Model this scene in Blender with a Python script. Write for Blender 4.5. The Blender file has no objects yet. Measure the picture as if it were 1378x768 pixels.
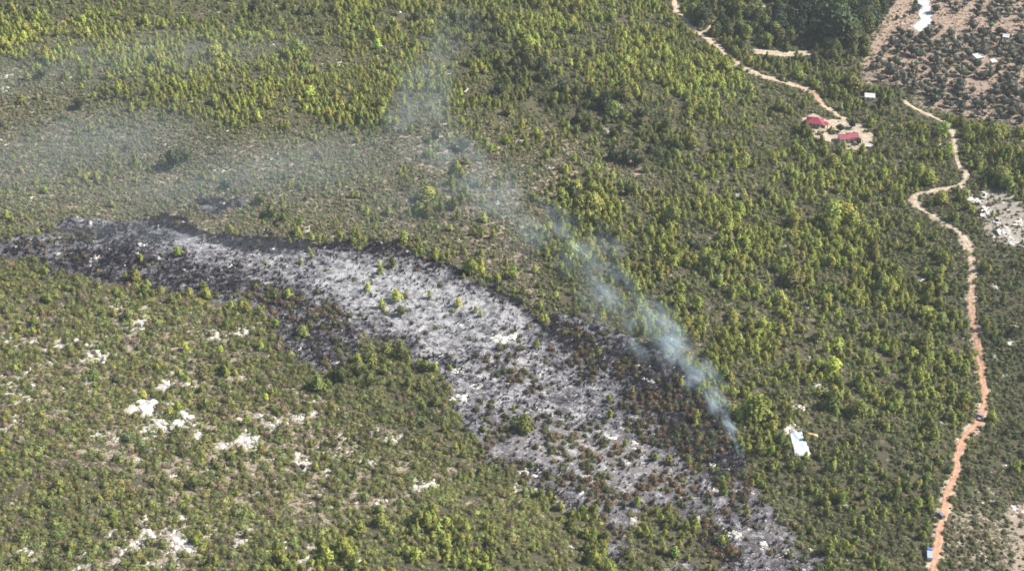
import bpy, bmesh, math, random
import numpy as np
from mathutils import Vector, Matrix

# ------------------------------------------------------------------ camera, sky, sun, exposure
S = bpy.context.scene
COL = S.collection
W, H = 1378.0, 768.0
HFOV = math.radians(40)
FPX = (W / 2) / math.tan(HFOV / 2)
DEP = math.radians(35)
CAM = np.array([0.0, -585.0, 410.0])
FWD = np.array([0.0, math.cos(DEP), -math.sin(DEP)])
RGT = np.array([1.0, 0.0, 0.0])
UPV = np.array([0.0, math.sin(DEP), math.cos(DEP)])
cd = bpy.data.cameras.new('camera'); cam = bpy.data.objects.new('camera', cd); COL.objects.link(cam)
cd.lens = 18 / math.tan(HFOV / 2); cd.sensor_width = 36
cd.clip_start = 1; cd.clip_end = 20000
cam.location = CAM; cam.rotation_euler = (math.pi / 2 - DEP, 0, 0)
S.camera = cam

SUN_EL = math.radians(44)
SUN_AZ = math.radians(80)          # clockwise from +Y (away from the camera) towards +X
wd = bpy.data.worlds.new('World'); S.world = wd; wd.use_nodes = True
wn = wd.node_tree; wn.nodes.clear()
sky = wn.nodes.new('ShaderNodeTexSky'); sky.sky_type = 'NISHITA'; sky.sun_disc = False
sky.sun_elevation = SUN_EL; sky.sun_rotation = SUN_AZ; sky.altitude = 300
sky.dust_density = 1.5
bg = wn.nodes.new('ShaderNodeBackground'); bg.inputs[1].default_value = 0.075
wo = wn.nodes.new('ShaderNodeOutputWorld')
wn.links.new(sky.outputs[0], bg.inputs[0]); wn.links.new(bg.outputs[0], wo.inputs[0])
sl = bpy.data.lights.new('sun', 'SUN'); sl.energy = 4.6; sl.angle = math.radians(0.53); sl.color = (1.0, 0.94, 0.84)
so = bpy.data.objects.new('sun', sl); COL.objects.link(so); so.location = (200, 100, 400)
sdir = Vector((math.cos(SUN_EL) * math.sin(SUN_AZ), math.cos(SUN_EL) * math.cos(SUN_AZ), math.sin(SUN_EL)))
so.rotation_euler = (-sdir).to_track_quat('-Z', 'Y').to_euler()
S.view_settings.view_transform = 'Standard'; S.view_settings.look = 'None'
S.view_settings.exposure = 1.12; S.view_settings.gamma = 1.0
S.render.engine = 'CYCLES'
cy = S.cycles
cy.max_bounces = 5; cy.diffuse_bounces = 2; cy.glossy_bounces = 1; cy.transmission_bounces = 2
cy.volume_bounces = 3; cy.transparent_max_bounces = 8
cy.filter_width = 1.5

random.seed(7); RNG = np.random.default_rng(11)

# ------------------------------------------------------------------ maths helpers
_LAT = np.random.default_rng(5).random((8, 256, 256))
def vnoise(x, y, seed=0):
    L = _LAT[seed % 8]
    xi = np.floor(x).astype(int); yi = np.floor(y).astype(int)
    fx = x - xi; fy = y - yi
    fx = fx * fx * fx * (fx * (fx * 6 - 15) + 10); fy = fy * fy * fy * (fy * (fy * 6 - 15) + 10)
    a = L[xi & 255, yi & 255]; b = L[(xi + 1) & 255, yi & 255]; c = L[xi & 255, (yi + 1) & 255]; d = L[(xi + 1) & 255, (yi + 1) & 255]
    return (a * (1 - fx) + b * fx) * (1 - fy) + (c * (1 - fx) + d * fx) * fy
def fbm(x, y, seed=0, o=3):
    s = 0; a = .5; t = 0
    for i in range(o):
        s = s + a * vnoise(x * 2 ** i + 17.3 * i, y * 2 ** i + 9.1 * i, seed + i); t += a; a *= .5
    return s / t
def sstep(a, b, x):
    t = np.clip((x - a) / (b - a), 0, 1); return t * t * (3 - 2 * t)

PADS = []                       # (x, y, inner radius, outer radius, height): levelled house yards
def T(x, y):
    x = np.asarray(x, float); y = np.asarray(y, float)
    z = -0.085 * np.clip(x, -420, 210) + 0.10 * np.clip(x - 235, 0, 60) * (1 - sstep(120, 230, y))
    z = z + 26 * (fbm(x / 310 + 3.3, y / 310 + 8.2, 0, 2) - .5)
    wx = x + 40 * (vnoise(x / 120, y / 120, 3) - .5); wy = y + 40 * (vnoise(x / 120 + 50, y / 120, 4) - .5)
    r = 1 - np.sqrt((2 * vnoise(wx / 150 + .35 * wy / 150 + 20, wy / 230 + 4, 1) - 1) ** 2 + .03)
    flat = 1 - .8 * sstep(150, 240, x) * sstep(160, 240, y)
    z = z - 6 * r ** 3 * flat + 3.2 * (vnoise(x / 48, y / 48, 2) - .5) * flat + .9 * (vnoise(x / 21, y / 21, 5) - .5)
    for px, py, r0, r1, pz in PADS:
        k = 1 - sstep(r0, r1, np.hypot(x - px, y - py)); z = z * (1 - k) + pz * k
    return z
def ray(px, py):
    u = (np.asarray(px, float) - W / 2) / FPX; v = (H / 2 - np.asarray(py, float)) / FPX
    return FWD + np.multiply.outer(u, RGT) + np.multiply.outer(v, UPV)
def ground(px, py, h=0.0):
    """pixel of the photograph -> point on the terrain (h metres above it)"""
    d = ray(px, py); t = (0 - CAM[2]) / d[..., 2]
    for _ in range(25):
        p = CAM + t[..., None] * d
        t = t + .8 * (T(p[..., 0], p[..., 1]) + h - p[..., 2]) / d[..., 2]
    p = CAM + t[..., None] * d
    return p
def project(x, y, z):
    dx = x - CAM[0]; dy = y - CAM[1]; dz = z - CAM[2]
    w = dy * FWD[1] + dz * FWD[2]; w = np.maximum(w, 1)
    return W / 2 + FPX * dx / w, H / 2 - FPX * (dy * UPV[1] + dz * UPV[2]) / w, w
def polymask(px, py, poly, soft):
    P = np.array(poly, float); Q = np.roll(P, -1, 0)
    ins = np.zeros(px.shape, bool); d2 = np.full(px.shape, 1e9)
    for (ax, ay), (bx, by) in zip(P, Q):
        ex, ey = bx - ax, by - ay
        t = np.clip(((px - ax) * ex + (py - ay) * ey) / (ex * ex + ey * ey + 1e-9), 0, 1)
        d2 = np.minimum(d2, (px - ax - t * ex) ** 2 + (py - ay - t * ey) ** 2)
        c = ((ay > py) != (by > py)) & (px < ex * (py - ay) / (ey if abs(ey) > 1e-9 else 1e-9) + ax)
        ins ^= c
    d = np.sqrt(d2) * np.where(ins, 1, -1)
    return sstep(-soft, soft, d)
def polydist(x, y, pts):
    d2 = np.full(x.shape, 1e12)
    for (ax, ay), (bx, by) in zip(pts[:-1], pts[1:]):
        ex, ey = bx - ax, by - ay
        t = np.clip(((x - ax) * ex + (y - ay) * ey) / (ex * ex + ey * ey + 1e-9), 0, 1)
        d2 = np.minimum(d2, (x - ax - t * ex) ** 2 + (y - ay - t * ey) ** 2)
    return np.sqrt(d2)

# ------------------------------------------------------------------ object helpers
def tag(o, label=None, cat=None, group=None, kind=None):
    if label: o['label'] = label
    if cat: o['category'] = cat
    if group: o['group'] = group
    if kind: o['kind'] = kind
    return o
def link(name, me, parent=None, mat=None):
    o = bpy.data.objects.new(name, me)
    if mat is not None and me is not None and not me.materials: me.materials.append(mat)
    COL.objects.link(o)
    if parent: o.parent = parent
    return o
def mesh(name, v, f, smooth=False):
    me = bpy.data.meshes.new(name); me.from_pydata([tuple(p) for p in v], [], [tuple(q) for q in f]); me.update()
    if smooth: me.shade_smooth()
    return me
def empty(name, loc, rz=0, sc=1):
    o = bpy.data.objects.new(name, None); COL.objects.link(o); o.location = loc; o.rotation_euler = (0, 0, rz); o.scale = (sc,) * 3
    o.empty_display_size = .5
    return o
class MB:
    def __init__(s): s.v = []; s.f = []
    def box(s, x0, x1, y0, y1, z0, z1):
        n = len(s.v); s.v += [(x, y, z) for z in (z0, z1) for x, y in ((x0, y0), (x1, y0), (x1, y1), (x0, y1))]
        s.f += [tuple(n + i for i in q) for q in ((3, 2, 1, 0), (4, 5, 6, 7), (0, 1, 5, 4), (1, 2, 6, 5), (2, 3, 7, 6), (3, 0, 4, 7))]; return s
    def add(s, v, f):
        n = len(s.v); s.v += [tuple(p) for p in v]; s.f += [tuple(n + i for i in q) for q in f]; return s
    def tube(s, p0, p1, r0, r1, k=5):
        p0 = Vector(p0); p1 = Vector(p1); a = (p1 - p0).normalized(); b = a.orthogonal().normalized(); c = a.cross(b); n = len(s.v)
        for p, r in ((p0, r0), (p1, r1)):
            for i in range(k):
                t = 2 * math.pi * i / k; s.v.append(tuple(p + (b * math.cos(t) + c * math.sin(t)) * r))
        s.f += [(n + i, n + (i + 1) % k, n + k + (i + 1) % k, n + k + i) for i in range(k)]
        s.f += [tuple(n + i for i in range(k))[::-1], tuple(n + k + i for i in range(k))]; return s
    def build(s, name, mat, parent=None): return link(name, mesh(name, s.v, s.f), parent, mat)

# ------------------------------------------------------------------ materials
def newmat(name):
    m = bpy.data.materials.new(name); m.use_nodes = True; nt = m.node_tree; nt.nodes.clear()
    out = nt.nodes.new('ShaderNodeOutputMaterial')
    def N(t, **kw):
        n = nt.nodes.new(t)
        for k, v in kw.items():
            if k.startswith('i_'):
                key = k[2:]; key = int(key) if key.isdigit() else key.replace('_', ' ')
                n.inputs[key].default_value = v
            else: setattr(n, k, v)
        return n
    return m, nt, out, N
def plain(name, col, rough=.8, var=.15, scale=3.0, metal=0.0):
    m, nt, out, N = newmat(name); L = nt.links.new
    tc = N('ShaderNodeTexCoord'); no = N('ShaderNodeTexNoise'); no.inputs['Scale'].default_value = scale; no.inputs['Detail'].default_value = 5
    L(tc.outputs['Object'], no.inputs['Vector'])
    mr = N('ShaderNodeMapRange'); mr.inputs[1].default_value = .3; mr.inputs[2].default_value = .7; mr.inputs[3].default_value = 1 - var; mr.inputs[4].default_value = 1 + var
    L(no.outputs[0], mr.inputs[0])
    mx = N('ShaderNodeVectorMath', operation='MULTIPLY'); mx.inputs[0].default_value = col; L(mr.outputs[0], mx.inputs[1])
    b = N('ShaderNodeBsdfPrincipled'); b.inputs['Roughness'].default_value = rough; b.inputs['Metallic'].default_value = metal
    L(mx.outputs[0], b.inputs['Base Color']); L(b.outputs[0], out.inputs[0])
    return m
def foliage(name, var=.3, trans=.34):
    m, nt, out, N = newmat(name); L = nt.links.new
    at = N('ShaderNodeAttribute', attribute_type='INSTANCER', attribute_name='tint')
    ge = N('ShaderNodeNewGeometry')
    no = N('ShaderNodeTexNoise'); no.inputs['Scale'].default_value = .9; no.inputs['Detail'].default_value = 3; L(ge.outputs['Position'], no.inputs['Vector'])
    mr = N('ShaderNodeMapRange'); mr.inputs[1].default_value = .3; mr.inputs[2].default_value = .7; mr.inputs[3].default_value = 1 - var; mr.inputs[4].default_value = 1 + var; L(no.outputs[0], mr.inputs[0])
    mx = N('ShaderNodeVectorMath', operation='MULTIPLY'); L(at.outputs['Color'], mx.inputs[0]); L(mr.outputs[0], mx.inputs[1])
    b = N('ShaderNodeBsdfPrincipled'); b.inputs['Roughness'].default_value = .55; b.inputs['Specular IOR Level'].default_value = .25
    L(mx.outputs[0], b.inputs['Base Color'])
    tr = N('ShaderNodeBsdfTranslucent'); wm = N('ShaderNodeVectorMath', operation='MULTIPLY'); wm.inputs[1].default_value = (1.1, 1.12, .75); L(mx.outputs[0], wm.inputs[0]); L(wm.outputs[0], tr.inputs[0])
    ms = N('ShaderNodeMixShader'); ms.inputs[0].default_value = trans; L(b.outputs[0], ms.inputs[1]); L(tr.outputs[0], ms.inputs[2]); L(ms.outputs[0], out.inputs[0])
    return m
M = {}
M['leaf'] = foliage('foliage')
M['bark'] = plain('bark', (.11, .075, .05), .95, .3)
M['char'] = plain('charred_wood', (.022, .02, .022), .9, .4)
M['rock'] = plain('limestone', (.44, .415, .375), .9, .3, .9)
M['wall'] = plain('white_plaster', (.74, .71, .66), .9, .08, .5)
M['cream'] = plain('cream_plaster', (.55, .47, .36), .9, .1, .5)
M['roof'] = plain('crimson_roof', (.20, .018, .042), .6, .18, 1.2)
M['whiteroof'] = plain('white_sheet_roof', (.44, .44, .44), .5, .06, .6)
M['glass'] = plain('window_glass', (.03, .035, .045), .15, .1)
M['wood'] = plain('brown_wood', (.16, .09, .05), .8, .2)
M['tyre'] = plain('tyre_rubber', (.02, .02, .02), .9, .1)
M['rim'] = plain('rim_metal', (.45, .45, .47), .35, .1, 3, .8)
M['carwhite'] = plain('white_car_paint', (.30, .33, .37), .35, .03)
M['carblue'] = plain('blue_car_paint', (.06, .13, .32), .35, .05)
M['cargrey'] = plain('grey_car_paint', (.16, .16, .2), .35, .05)
M['carsilver'] = plain('silver_car_paint', (.26, .26, .28), .35, .05)
M['lamp'] = plain('lamp_glass', (.7, .7, .65), .2, .05)
M['redlamp'] = plain('tail_lamp_glass', (.4, .02, .02), .2, .05)
M['tarp'] = plain('white_tarpaulin', (.40, .45, .49), .6, .07, .35)
M['greytarp'] = plain('grey_tarpaulin', (.42, .44, .46), .7, .15, .35)
M['yellowearth'] = plain('yellow_earth', (.5, .34, .15), .95, .25, .8)

# ------------------------------------------------------------------ layout read from the photograph (pixels)
BURN = [(-40, 318), (0, 322), (60, 312), (110, 300), (165, 300), (220, 290), (265, 305), (310, 318), (370, 322), (430, 326), (490, 328), (545, 335), (600, 350), (650, 378), (700, 405), (735, 428), (790, 436), (850, 452), (905, 478), (945, 510), (985, 560), (1003, 610), (1012, 650), (1030, 690), (1075, 725), (1110, 768), (1120, 800), (850, 800), (830, 750), (800, 705), (760, 690), (735, 672), (690, 640), (650, 618), (625, 580), (615, 545), (595, 505), (560, 478), (520, 462), (485, 452), (470, 492), (430, 500), (395, 480), (372, 440), (345, 420), (335, 392), (290, 395), (230, 392), (180, 380), (120, 370), (60, 360), (0, 345), (-40, 340)]
ISLAND = [(835, 690), (880, 675), (940, 700), (965, 740), (955, 790), (850, 790)]
SPOT = [(250, 268), (285, 261), (322, 266), (325, 276), (300, 286), (268, 282)]
RIM_DARK = [[(210, 290), (250, 302), (310, 322), (370, 324), (450, 322), (545, 330), (600, 344), (660, 375), (715, 410)],
            [(720, 415), (800, 480)]]
DARK = [([(-60, 318), (40, 318), (110, 330), (60, 360), (-60, 345)], .6), ([(930, 650), (1010, 640), (1060, 720), (1110, 790), (1020, 790), (960, 720)], .5), ([(60, 350), (130, 330), (180, 320), (250, 352), (330, 362), (345, 395), (230, 398), (150, 385), (60, 372)], .76),
        ([(100, 300), (170, 300), (230, 300), (230, 325), (150, 335), (90, 330)], .68),
        ([(335, 395), (400, 390), (450, 410), (480, 450), (472, 500), (420, 505), (370, 450)], .68),
        ([(450, 330), (560, 335), (620, 360), (600, 372), (500, 350)], .55),
        ([(800, 470), (870, 465), (930, 500), (990, 560), (1005, 640), (960, 640), (900, 590), (840, 520)], .88),
        ([(790, 690), (830, 760), (870, 800), (830, 800), (770, 710)], .8),
        ([(880, 690), (960, 710), (1000, 760), (940, 760), (880, 720)], .85),
        ([(600, 520), (680, 560), (700, 620), (640, 610)], .45)]
LIGHT = [([(430, 350), (560, 350), (640, 390), (720, 430), (700, 480), (600, 480), (500, 430), (420, 390)], .85),
         ([(230, 305), (330, 325), (420, 345), (400, 370), (300, 350), (220, 335)], .6),
         ([(620, 470), (720, 460), (760, 520), (860, 600), (940, 640), (900, 680), (760, 640), (680, 600), (630, 540)], .55)]
# region parameters: pine spacing (m), pine height (m), pine yellowness, shrub density, shrub diameter, shrub green, pale soil, scrub density
BASEP = [5.5, 5.0, .74, .85, 2.6, .48, .38, .6]
REG = [  # (polygon, softness px, values)
 ([(-200, -200), (470, -200), (470, 20), (430, 40), (250, 30), (-200, 10)], 14, [9, 4.6, .5, .62, 2.6, .4, .3, .6]),
 ([(-200, 15), (120, 25), (210, 18), (430, 70), (560, 60), (680, 110), (690, 150), (560, 165), (440, 160), (330, 165), (230, 150), (150, 85), (-200, 85)], 14, [2.95, 3.7, .92, .6, 2.0, .6, .3, .4]),
 ([(450, -200), (910, -200), (930, 60), (1010, 120), (900, 180), (840, 190), (690, 160), (560, 60), (440, 30)], 16, [4.8, 5.2, .76, .6, 2.6, .45, .2, .4]),
 ([(560, 15), (660, 25), (760, 110), (880, 150), (930, 240), (840, 230), (700, 130), (600, 60)], 14, [4.8, 6.0, .34, .6, 2.8, .35, .12, .4]),
 ([(-200, 90), (90, 95), (220, 165), (450, 178), (520, 185), (560, 300), (700, 400), (560, 330), (420, 322), (-200, 310)], 16, [11, 3.4, .8, 1.15, 2.1, .55, .5, .9]),
 ([(520, 175), (720, 170), (860, 200), (900, 260), (880, 330), (760, 280), (720, 330), (740, 420), (640, 360), (560, 260)], 16, [9, 4.6, .78, .8, 2.0, .48, .56, .9]),
 ([(760, 250), (960, 280), (1180, 420), (1220, 560), (1120, 560), (1010, 520), (930, 470), (840, 420), (760, 340)], 18, [5.0, 5.3, .84, .8, 2.5, .45, .40, .6]),
 ([(1000, 280), (1200, 300), (1290, 360), (1300, 520), (1200, 600), (1100, 450)], 18, [5.0, 5.4, .78, .85, 2.6, .4, .38, .6]),
 ([(1040, 600), (1150, 560), (1300, 590), (1260, 800), (1080, 800), (1020, 680)], 18, [8, 4.6, .68, 1.0, 2.6, .38, .25, .5]),
 ([(-200, 352), (120, 372), (340, 400), (400, 500), (520, 470), (600, 520), (640, 620), (740, 690), (820, 800), (-200, 900)], 14, [13, 3.8, .72, 1.0, 3.0, .76, .40, .6]),
 ([(60, 420), (200, 410), (360, 480), (520, 570), (620, 640), (560, 690), (380, 690), (250, 768), (150, 768), (200, 640), (60, 600), (-50, 540), (-50, 440)], 22, [15, 3.8, .75, .74, 3.0, .74, .72, .6]),
 ([(380, 735), (480, 700), (600, 690), (760, 730), (800, 830), (340, 830)], 18, [3.9, 4.0, .9, 1.0, 2.5, .7, .2, .4]),
 ([(400, 470), (520, 460), (590, 520), (610, 600), (480, 560), (400, 510)], 12, [8, 6.2, .5, .82, 3.1, .5, .15, .4]),
 ([(830, 690), (930, 690), (960, 740), (940, 790), (850, 790), (830, 740)], 10, [9, 4.8, .7, .72, 2.8, .55, .35, .4]),
 ([(1330, 340), (1600, 300), (1600, 900), (1255, 900), (1275, 690), (1335, 560)], 14, [20, 4.6, .5, 1.25, 2.4, .24, .24, .6]),
 ([(1305, 255), (1350, 245), (1450, 300), (1450, 345), (1350, 332), (1320, 300)], 12, [30, 4, .6, .34, 1.9, .4, .9, .4]),
 ([(1350, 690), (1450, 650), (1450, 860), (1345, 860)], 10, [50, 4, .6, .22, 2.2, .2, .95, .3]),
 ([(1280, 690), (1350, 640), (1360, 800), (1270, 800)], 16, [30, 4, .6, .62, 2.2, .3, .6, .5]),
 ([(930, -200), (1190, -200), (1165, 60), (1140, 100), (1000, 70), (940, 40)], 10, [5.4, 8.0, .28, .5, 2.8, .3, .3, .4]),
 ([(1000, -200), (1198, -200), (1190, 30), (1150, 70), (1085, 62), (1030, 50), (1040, 10)], 8, [5.2, 12, .06, .3, 3.0, .2, .3, .3]),
 ([(945, 60), (1150, 75), (1210, 130), (1290, 170), (1180, 160), (1080, 125), (1010, 95)], 10, [5.0, 5.4, .58, .5, 2.4, .42, .35, .5]),
 ([(1190, -200), (1700, -200), (1700, 215), (1378, 175), (1300, 165), (1235, 135), (1165, 110), (1170, 70), (1195, 30)], 9, [60, 5, .4, .16, 1.5, .3, .9, .6]),
 ([(1290, 160), (1500, 200), (1500, 290), (1378, 280), (1330, 245), (1290, 200)], 10, [6.0, 5.6, .58, .8, 2.5, .4, .2, .5]),
]
GROVE = [(1180, -60), (1500, -60), (1500, 190), (1378, 172), (1300, 160), (1235, 130), (1180, 112), (1165, 85), (1185, 50)]
GROVE_BARE = [[(1158, 85), (1172, 55), (1200, 20), (1205, -40), (1228, -40), (1226, 10), (1228, 36), (1205, 40), (1185, 70), (1165, 100)],
              [(1255, -40), (1280, -40), (1272, 12), (1310, 45), (1290, 52), (1262, 35)],
              [(1210, 95), (1222, 78), (1228, 78), (1216, 100)], [(1300, 115), (1330, 105), (1345, 122), (1310, 128)]]
FRINGE_PX = [([(1195, 105), (1240, 120), (1240, 135), (1190, 125)])]
YARD = [(1076, 158), (1092, 150), (1112, 160), (1128, 156), (1140, 160), (1160, 168), (1176, 182), (1180, 192), (1166, 205), (1140, 203), (1118, 192), (1088, 182), (1074, 172)]
GRAVEL = [(1222, -30), (1240, -30), (1251, 8), (1253, 42), (1238, 44), (1227, 36), (1239, 27), (1236, 6)]
TARP = [(1063, 584), (1077, 581), (1084, 596), (1090, 612), (1086, 616), (1070, 615), (1066, 600)]
BARE = [([(1012, 66), (1050, 70), (1095, 68), (1095, 74), (1050, 77), (1014, 73)]), ([(1020, 5), (1046, 5), (1044, 17), (1028, 15)]), ([(1040, 34), (1050, 30), (1030, 45)])]
ROADS_PX = {
 'main': [(1212, 134), (1228, 144), (1248, 154), (1270, 165), (1282, 182), (1286, 205), (1290, 222), (1301, 236), (1292, 249), (1265, 255), (1240, 260), (1229, 268), (1236, 279), (1256, 291), (1280, 306), (1298, 322), (1307, 345), (1308, 380), (1306, 410), (1312, 440), (1318, 480), (1322, 510), (1325, 540), (1317, 566), (1300, 586), (1291, 606), (1284, 640), (1275, 665), (1268, 695), (1262, 730), (1256, 768), (1248, 815)],
 'upper': [(911, -40), (908, 5), (916, 22), (936, 41), (960, 58), (985, 80), (1010, 95), (1040, 107), (1064, 114), (1092, 122), (1103, 137), (1120, 150), (1136, 161)],
 'spur': [(940, 44), (952, 42), (963, 26)],
}
WID = {'main': 2.05, 'upper': 2.2, 'spur': 1.6}

# yards are levelled before anything is placed
_y = ground(np.array([1095., 1143.]), np.array([166., 186.]))
PADS = [(p[0], p[1], 11.0, 22.0, p[2]) for p in _y]
def catmull(P, step):
    P = np.asarray(P, float); P = np.vstack([2 * P[0] - P[1], P, 2 * P[-1] - P[-2]]); out = []
    for i in range(1, len(P) - 2):
        n = max(2, int(np.linalg.norm(P[i + 1] - P[i]) / step))
        for t in np.arange(n) / n:
            a, b, c, d = P[i - 1:i + 3]
            out.append(.5 * (2 * b + (c - a) * t + (2 * a - 5 * b + 4 * c - d) * t * t + (3 * b - a - 3 * c + d) * t ** 3))
    out.append(P[-2]); return np.array(out)
ROADS = {}
for k, pl in ROADS_PX.items():
    a = np.array(pl, float); g = ground(a[:, 0], a[:, 1])
    ROADS[k] = catmull(g[:, :2], 1.6)

OUTCROP_PX = [(82, 464, 20), (75, 468, 12), (60, 472, 10), (120, 478, 16), (140, 480, 16), (12, 516, 12), (32, 500, 10), (25, 540, 14), (20, 570, 10), (38, 558, 7), (130, 586, 12), (178, 552, 26), (200, 556, 22), (215, 572, 24), (240, 570, 26), (236, 518, 18), (222, 520, 14), (160, 416, 9), (186, 432, 12), (320, 448, 12), (332, 445, 10), (290, 452, 8), (330, 590, 20), (320, 590, 14), (350, 562, 8), (370, 572, 16), (400, 615, 14), (408, 632, 8), (262, 588, 10), (300, 600, 8), (190, 726, 20), (180, 732, 14), (238, 720, 18), (248, 738, 22), (160, 738, 12), (270, 715, 12), (245, 695, 10), (120, 762, 16), (200, 760, 10), (225, 764, 10), (330, 715, 14), (322, 730, 8), (375, 730, 8), (405, 755, 12), (440, 758, 10), (30, 742, 14), (205, 610, 10), (183, 630, 7), (118, 515, 12), (10, 104, 12), (4, 120, 8), (205, 64, 6), (295, 16, 5), (281, 78, 6), (395, 88, 6), (308, 5, 5), (880, 106, 6), (817, 176, 7), (700, 190, 8), (616, 533, 12), (678, 454, 16), (690, 452, 9), (640, 520, 7), (858, 703, 10), (1066, 575, 13), (1072, 579, 8), (1098, 520, 10), (1118, 521, 8), (1075, 548, 8), (1190, 320, 6), (1055, 330, 6), (970, 370, 8), (1238, 375, 6), (525, 595, 12), (530, 600, 8), (475, 610, 6), (560, 655, 14), (580, 652, 10), (700, 660, 14), (715, 630, 8), (640, 635, 8), (1112, 690, 6), (1370, 440, 9), (1360, 460, 7), (1340, 385, 6), (940, 700, 9), (985, 718, 10), (1030, 735, 9), (1060, 745, 8), (905, 640, 8), (840, 620, 9), (860, 600, 10), (820, 588, 9), (790, 640, 7), (960, 660, 9), (1095, 742, 7), (612, 500, 8), (1318, 270, 12), (1335, 285, 14), (1345, 300, 12), (1328, 262, 10), (1355, 312, 12), (1340, 320, 8), (1365, 325, 12), (1305, 258, 9), (1296, 252, 8), (1375, 300, 10)]
oc = np.array(OUTCROP_PX, float); _r = np.random.default_rng(3); _b = oc[(oc[:, 0] < 650) & (oc[:, 1] > 400) & (oc[:, 2] >= 10)]
oc = np.vstack([oc] + [_b * np.array([1, 1, k_]) + np.column_stack([_r.normal(0, 20, len(_b)), _r.normal(0, 11, len(_b)), np.zeros(len(_b))]) for k_ in (.6, .45)])
OC = ground(oc[:, 0], oc[:, 1]); OCR = oc[:, 2] * project(OC[:, 0], OC[:, 1], OC[:, 2])[2] / FPX * .62   # radius, m

def warp_px(x, y, z):
    px, py, w = project(x, y, z)
    k = 900 / w
    n1 = fbm(x / 26, y / 26, 2, 2) - .5; n2 = fbm(x / 26 + 31, y / 26 + 7, 4, 2) - .5
    return px, py, px + 34 * k * n1, py + 20 * k * n2
def params(x, y, z):
    px, py, qx, qy = warp_px(x, y, z)
    R = np.tile(np.array(BASEP), (len(x), 1))
    for poly, soft, val in REG:
        m = polymask(qx, qy, poly, soft)[:, None]; R = R * (1 - m) + np.array(val) * m
    return R, px, py, qx, qy
def burnmask(px, py, qx, qy, x, y):
    ax, ay = (px * .4 + qx * .6), (py * .4 + qy * .6)
    b = np.maximum(polymask(ax, ay, BURN, 17), polymask(ax, ay, SPOT, 8) * 1.1)
    b = b * (1 - .75 * polymask(ax, ay, ISLAND, 14))
    return sstep(.36, .64, b + 1.25 * (fbm(x / 8, y / 8, 6, 3) - .5))
def chardark(px, py):
    d = np.full(px.shape, .50)
    for poly, v in LIGHT: m = polymask(px, py, poly, 18); d = d * (1 - m) + ((1 - v) * .55 + .10) * m
    for poly, v in DARK: m = polymask(px, py, poly, 12); d = d * (1 - m) + v * m
    for pl in RIM_DARK:
        m = 1 - sstep(7, 18, polydist(px, py, pl)); d = d * (1 - m) + 1.0 * m
    m = polymask(px, py, SPOT, 6); d = d * (1 - m) + .8 * m
    return d
def roaddist(x, y):
    return np.minimum.reduce([polydist(x, y, ROADS[k][::3]) - WID[k] for k in ROADS])

# ------------------------------------------------------------------ terrain sheet
def axis(a, b, s, far):
    core = np.arange(a, b + .1, s); o = []; d = s
    x = b
    while x < far: d *= 1.35; x += d; o.append(x)
    lo = []; d = s; x = a
    while x > -far: d *= 1.35; x -= d; lo.append(x)
    return np.array(lo[::-1] + list(core) + o)
gx = axis(-460, 460, 2, 5000); gy = axis(-280, 470, 2, 6000)
GX, GY = np.meshgrid(gx, gy, indexing='xy'); X = GX.ravel(); Y = GY.ravel(); Z = T(X, Y)
nx, ny = len(gx), len(gy)
me = bpy.data.meshes.new('ground')
me.vertices.add(nx * ny); me.vertices.foreach_set('co', np.column_stack([X, Y, Z]).ravel())
I = np.arange(nx * ny).reshape(ny, nx); F = np.stack([I[:-1, :-1], I[:-1, 1:], I[1:, 1:], I[1:, :-1]], -1).reshape(-1, 4)
me.loops.add(F.size); me.loops.foreach_set('vertex_index', F.ravel())
me.polygons.add(len(F)); me.polygons.foreach_set('loop_start', np.arange(len(F)) * 4); me.polygons.foreach_set('loop_total', np.full(len(F), 4))
me.update(calc_edges=True); me.shade_smooth()
R, px, py, qx, qy = params(X, Y, Z)
behind = (Y < -330)
A_burn = burnmask(px, py, qx, qy, X, Y); A_burn[behind] = 0
A_dark = chardark(px * .6 + qx * .4, py * .6 + qy * .4)
A_soil = R[:, 6].copy()
grv = polymask(qx, qy, GROVE, 8)
A_pink = np.clip(grv + polymask(qx, qy, REG[4][0], 20) * .4 + polymask(qx, qy, REG[5][0], 20) * .6, 0, 1)
yd = polymask(px * .7 + qx * .3, py * .7 + qy * .3, YARD, 3)
A_bare = np.clip(yd * (.72 + .5 * sstep(.35, .6, fbm(X / 6, Y / 6, 5, 2))), 0, 1)
for b in BARE: A_bare = np.maximum(A_bare, polymask(px * .8 + qx * .2, py * .8 + qy * .2, b, 2.5))
for b in GROVE_BARE: A_pink = np.maximum(A_pink, polymask(px, py, b, 6)); A_soil = np.maximum(A_soil, polymask(px, py, b, 6))
A_rock = polymask(qx, qy, REG[15][0], 6)
for (ox, oy, _), orr in zip(OC, OCR):
    k = np.abs(X - ox) + np.abs(Y - oy) < 40; dd = np.hypot(X[k] - ox, Y[k] - oy) / (orr * 1.5 + 1.0); A_rock[k] = np.maximum(A_rock[k], np.clip(1.5 - dd, 0, 1))
rd = roaddist(X, Y); A_bare = np.maximum(A_bare, (1 - sstep(-.5, 3.2, rd)) * (.35 + .75 * sstep(.4, .65, fbm(X / 9, Y / 9, 2, 2))))
A_tan = sstep(470, 620, qy) * sstep(600, 700, qx) * np.clip(1.25 - A_dark, 0, 1)
for nm, arr in (('tan', A_tan), ('burn', A_burn), ('dark', A_dark), ('soil', A_soil), ('pink', A_pink), ('bare', A_bare), ('rocky', A_rock)):
    at = me.attributes.new(nm, 'FLOAT', 'POINT'); at.data.foreach_set('value', np.clip(arr, 0, 1).astype(np.float32))

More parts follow.
